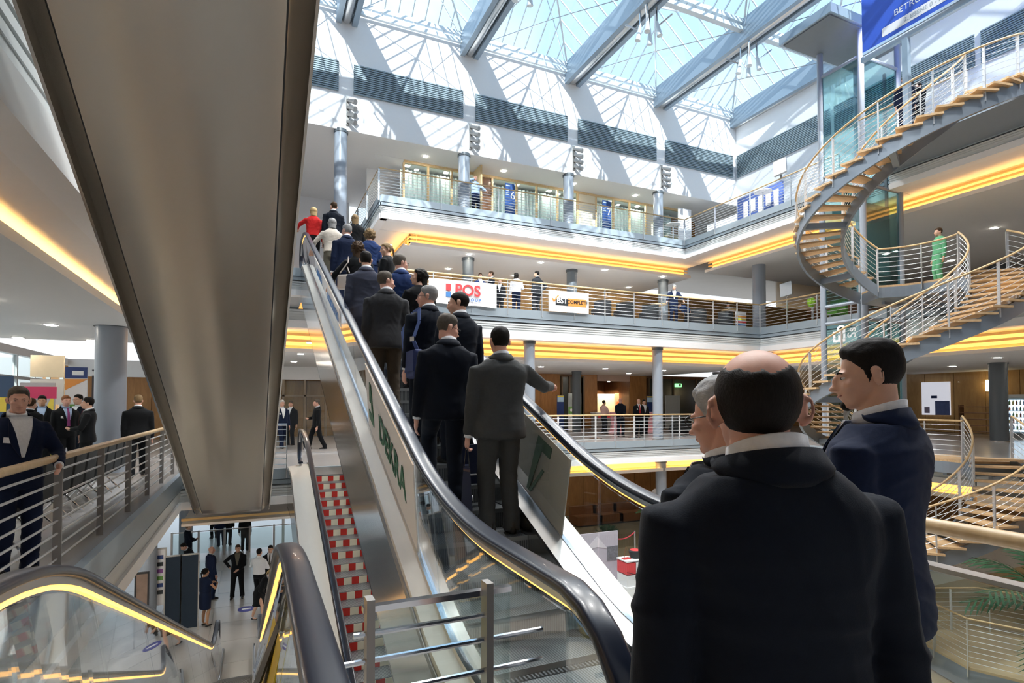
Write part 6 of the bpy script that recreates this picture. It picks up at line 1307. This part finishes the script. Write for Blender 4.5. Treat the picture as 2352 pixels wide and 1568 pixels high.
# --- left gallery
def lft(px, dep, lab, **k): return gnd(px, dep, lab, z=0, **k)
lft(42, 5.35, 'man in an open white shirt and dark jacket at the far left edge', yaw=R_(215), h=1.77, suit='navy', hair='short', hairc='greybrown', skin='pink', lod=1, face=True, badge=True, armL='front', look=(R_(-14), R_(-4)))
lft(72, 12.2, 'dark haired man seen from behind near the pink sign', yaw=R_(-20), h=1.72, suit='black', hair='full', hairc='brown', lod=2)
lft(97, 13.4, 'man in a blue shirt and dark suit facing us near the pink sign', yaw=R_(190), h=1.80, suit='black', shirt='lightblue', hair='short', hairc='dark', skin='tan', lod=2, face=True, badge=True, armR='hold')
lft(152, 13.2, 'red haired man with a purple tie in a dark suit', yaw=R_(215), h=1.80, suit='black', shirt='lightblue', tie='purple', hair='short', hairc='red', skin='pink', lod=2, face=True, badge=True)
lft(180, 14.2, 'dark haired man in glasses between two suited men', yaw=R_(150), h=1.84, suit='blueblack', hair='short', hairc='dark', lod=2, face=True, glasses=True)
lft(203, 11.9, 'man in a black suit with red tie facing left by the column', yaw=R_(95), h=1.74, suit='black', tie='darkred', hair='full', hairc='dark', skin='fair', lod=2, face=True, armL='hold', armR='hold')
lft(318, 12.4, 'broad man in a black suit seen from behind right of the column', yaw=R_(6), h=1.80, suit='black', hair='short', hairc='darkblond', skin='pink', lod=2, wf=1.1, legs='walk')
# --- lobby
def lob(px, py, lab, **k): p = onZ(px, py, L0+.013); return person(lab, (p.x, p.y, L0+.013), **k)
lob(470, 1437, 'woman in a sleeveless navy dress with a dark pony tail', yaw=R_(-50), h=1.70, suit='navy', trousers='navy', hair='bun', hairc='dark', skin='tan', lod=2, kind='dress', bare=True, armR='drink', armL='drink')
lob(484, 1375, 'bald man in a dark blue suit behind the woman in the dress', yaw=R_(-60), h=1.76, suit='navy', hair='none', skin='pink', lod=2)
lob(446, 1345, 'person in black bending over behind the partition boards', yaw=R_(120), h=1.72, suit='black', hair='short', hairc='dark', lod=2, lean=R_(32))
lob(431, 1303, 'man in a dark suit reading beside the farther lobby column', yaw=R_(-70), h=1.74, suit='blueblack', hair='short', hairc='darkblond', lod=2, armR='hold', armL='hold')
lob(545, 1372, 'man in a dark open jacket and grey waistcoat facing us', yaw=R_(175), h=1.78, suit='black', shirt='khaki', hair='short', hairc='brown', skin='fair', lod=2, face=True, legs='wide', armL='clasp', armR='hip')
lob(594, 1384, 'man in a white shirt seen from behind with a jacket over the shoulder', yaw=R_(-30), h=1.78, suit='white', trousers='black', shirt='white', hair='short', hairc='dark', lod=2, kind='shirt', armL='strap', armR='hold')
lob(620, 1372, 'man with glasses and tie facing us beside the white shirted man', yaw=R_(170), h=1.76, suit='black', tie='khaki', hair='short', hairc='dark', skin='fair', lod=2, face=True)
lob(594, 1428, 'blond woman with a pony tail in a black coat bending forward', yaw=R_(-120), h=1.70, suit='black', trousers='black', hair='bun', hairc='blond', skin='fair', lod=2, kind='jacketskirt', bare=True, lean=R_(34), armR='front', armL='front', legs='walk')
lob(562, 1264, 'person with long dark hair in black far back in the lobby', yaw=R_(-10), h=1.68, suit='black', hair='long', hairc='dark', lod=2, kind='sweater')
lob(508, 1254, 'man in dark blue beside the far lobby gates, head hidden', yaw=R_(20), h=1.80, suit='navy', hair='short', hairc='dark', lod=2)
lob(522, 1252, 'man in a black suit beside the far lobby gates', yaw=R_(-15), h=1.80, suit='black', hair='short', hairc='dark', lod=2)
lob(492, 1236, 'person in dark clothes by the pram at the far lobby gates', yaw=R_(30), h=1.70, suit='black', hair='short', hairc='dark', lod=2)
# ------------------------------------------------------------------ things held and carried
def tote(t, p, lab, w=.30, h=.36, d=.10, m=None, rz=0, txt=False):
    m = m or mat('navy_paper_bag', (.008, .014, .045), .35, coat=.3)
    T = thing('carrier_bag', lab, 'bag', p, 0); x, y, z = p; z0 = z-.16-h
    def q(a, b, c): r = Matrix.Rotation(rz, 3, 'Z')@Vector((a, b, 0)); return (x+r.x, y+r.y, c)
    vs = [q(sx*w/2*(.94 if c else 1), sy*d/2*(1 if not c else .55), (z0 if not c else z0+h)) for c in (0, 1) for sx, sy in ((-1, -1), (1, -1), (1, 1), (-1, 1))]
    part(T, 'body', MB().add(vs, [(3, 2, 1, 0), (4, 5, 6, 7), (0, 1, 5, 4), (1, 2, 6, 5), (2, 3, 7, 6), (3, 0, 4, 7)]), m)
    for s in (-1, 1): part(T, 'handle', MB().tube([q(-w*.22, s*d*.25, z0+h-.02), q(-w*.06, s*d*.05, z+.0), q(w*.06, s*d*.05, z+.0), q(w*.22, s*d*.25, z0+h-.02)], .005, 6), M_BLACKPL)
    if txt:
        a = Vector(q(-w*.33, -d*.52, z0+.085)); b = Vector(q(w*.33, -d*.52, z0+.085)); part(T, 'print_line', MB().bar(a, b, .004, .012), M_TXTWHITE)
    return T
tote(None, o1['L'], 'navy paper bag in the left hand of the grey suited man', rz=R_(70), txt=True)
tote(None, o2['R'], 'navy paper bag with a white print line in the hand of the man in black', rz=R_(8), txt=True)
# blue shoulder bag
M_ = o4['M']; lp = lambda v: M_@Vector(o4['bend'](v)[0])
T = thing('shoulder_bag', 'blue messenger bag hanging at the side of the grey haired man', 'bag', M_@Vector((-.25, -.17, .86)))
mbag = mat('blue_canvas', (.016, .030, .12), .75, bump=.2, bscale=300); c = T.location
v = MB(); v.obox(c, Vector((.055, .0, 0)), Vector((0, .19, .0)), Vector((.0, 0, .15))); o = part(T, 'body', v, mbag); bv = o.modifiers.new('b', 'BEVEL'); bv.width = .035; bv.segments = 3
f_ = part(T, 'flap', MB().obox(c+Vector((-.05, 0, .03)), Vector((.014, 0, 0)), Vector((0, .18, 0)), Vector((0, 0, .11))), mbag)
strap = [M_@Vector((-.22, -.20, .98)), lp((-.27, -.17, 1.12)), lp((-.20, -.175, 1.32)), lp((-.155, -.09, 1.462)), lp((-.15, .06, 1.44)), lp((-.22, .16, 1.25)), M_@Vector((-.27, .02, 1.0))]
mb = MB()
for a, b in zip(strap, strap[1:]): mb.bar(a, b, .045, .006, (-1, -.6, .2))
part(T, 'strap', mb, mat('blue_strap', (.05, .09, .25), .7)); part(T, 'buckle', MB().bar(strap[1]+Vector((-.01, -.01, -.02)), strap[1]+Vector((-.01, -.01, .03)), .06, .012, (-1, -.6, .2)), M_CHROME)
# beige handbag on the shoulder of the wild haired woman
M9 = o9['M']; l9 = lambda v: M9@Vector(v)
T = thing('handbag', 'beige leather handbag on the shoulder of the wild haired woman', 'bag', l9((-.27, -.14, 1.0))); c = T.location
o = part(T, 'body', MB().obox(c, Vector((.085, -.06, 0)), Vector((.05, .07, 0))*.6, Vector((0, 0, .125))), mat('beige_leather', (.48, .42, .38), .5)); bv = o.modifiers.new('b', 'BEVEL'); bv.width = .04; bv.segments = 3
part(T, 'handle', MB().tube([c+Vector((-.06, .05, .15)), l9((-.20, -.13, 1.35)), l9((-.17, -.02, 1.47)), l9((-.20, .03, 1.38)), c+Vector((.08, -.05, .15))], .010, 8), mat('beige_leather', 0), True)
# camera and phone
p = (oc_['R']+oc_['L'])/2+Vector((0, 0, .03)); d = Matrix.Rotation(R_(70), 3, 'Z')@Vector((0, 1, 0)); T = thing('photo_camera', 'black camera with a long lens held up by the photographer', 'camera', p); part(T, 'body', MB().obox(p, d*.04, Vector((d.y, -d.x, 0))*.07, Vector((0, 0, .05))), M_BLACKPL); part(T, 'lens', MB().tube([p+d*.04, p+d*.22], [.035, .045], 12), M_BLACKPL, True)
p = o['R']+Vector((0, 0, .02)) if isinstance(o, dict) else None
bpy.data.scenes.remove(TMP)
for o in bpy.data.objects:
    if o.type == 'MESH' and o.name.startswith('raw'): bpy.data.objects.remove(o)
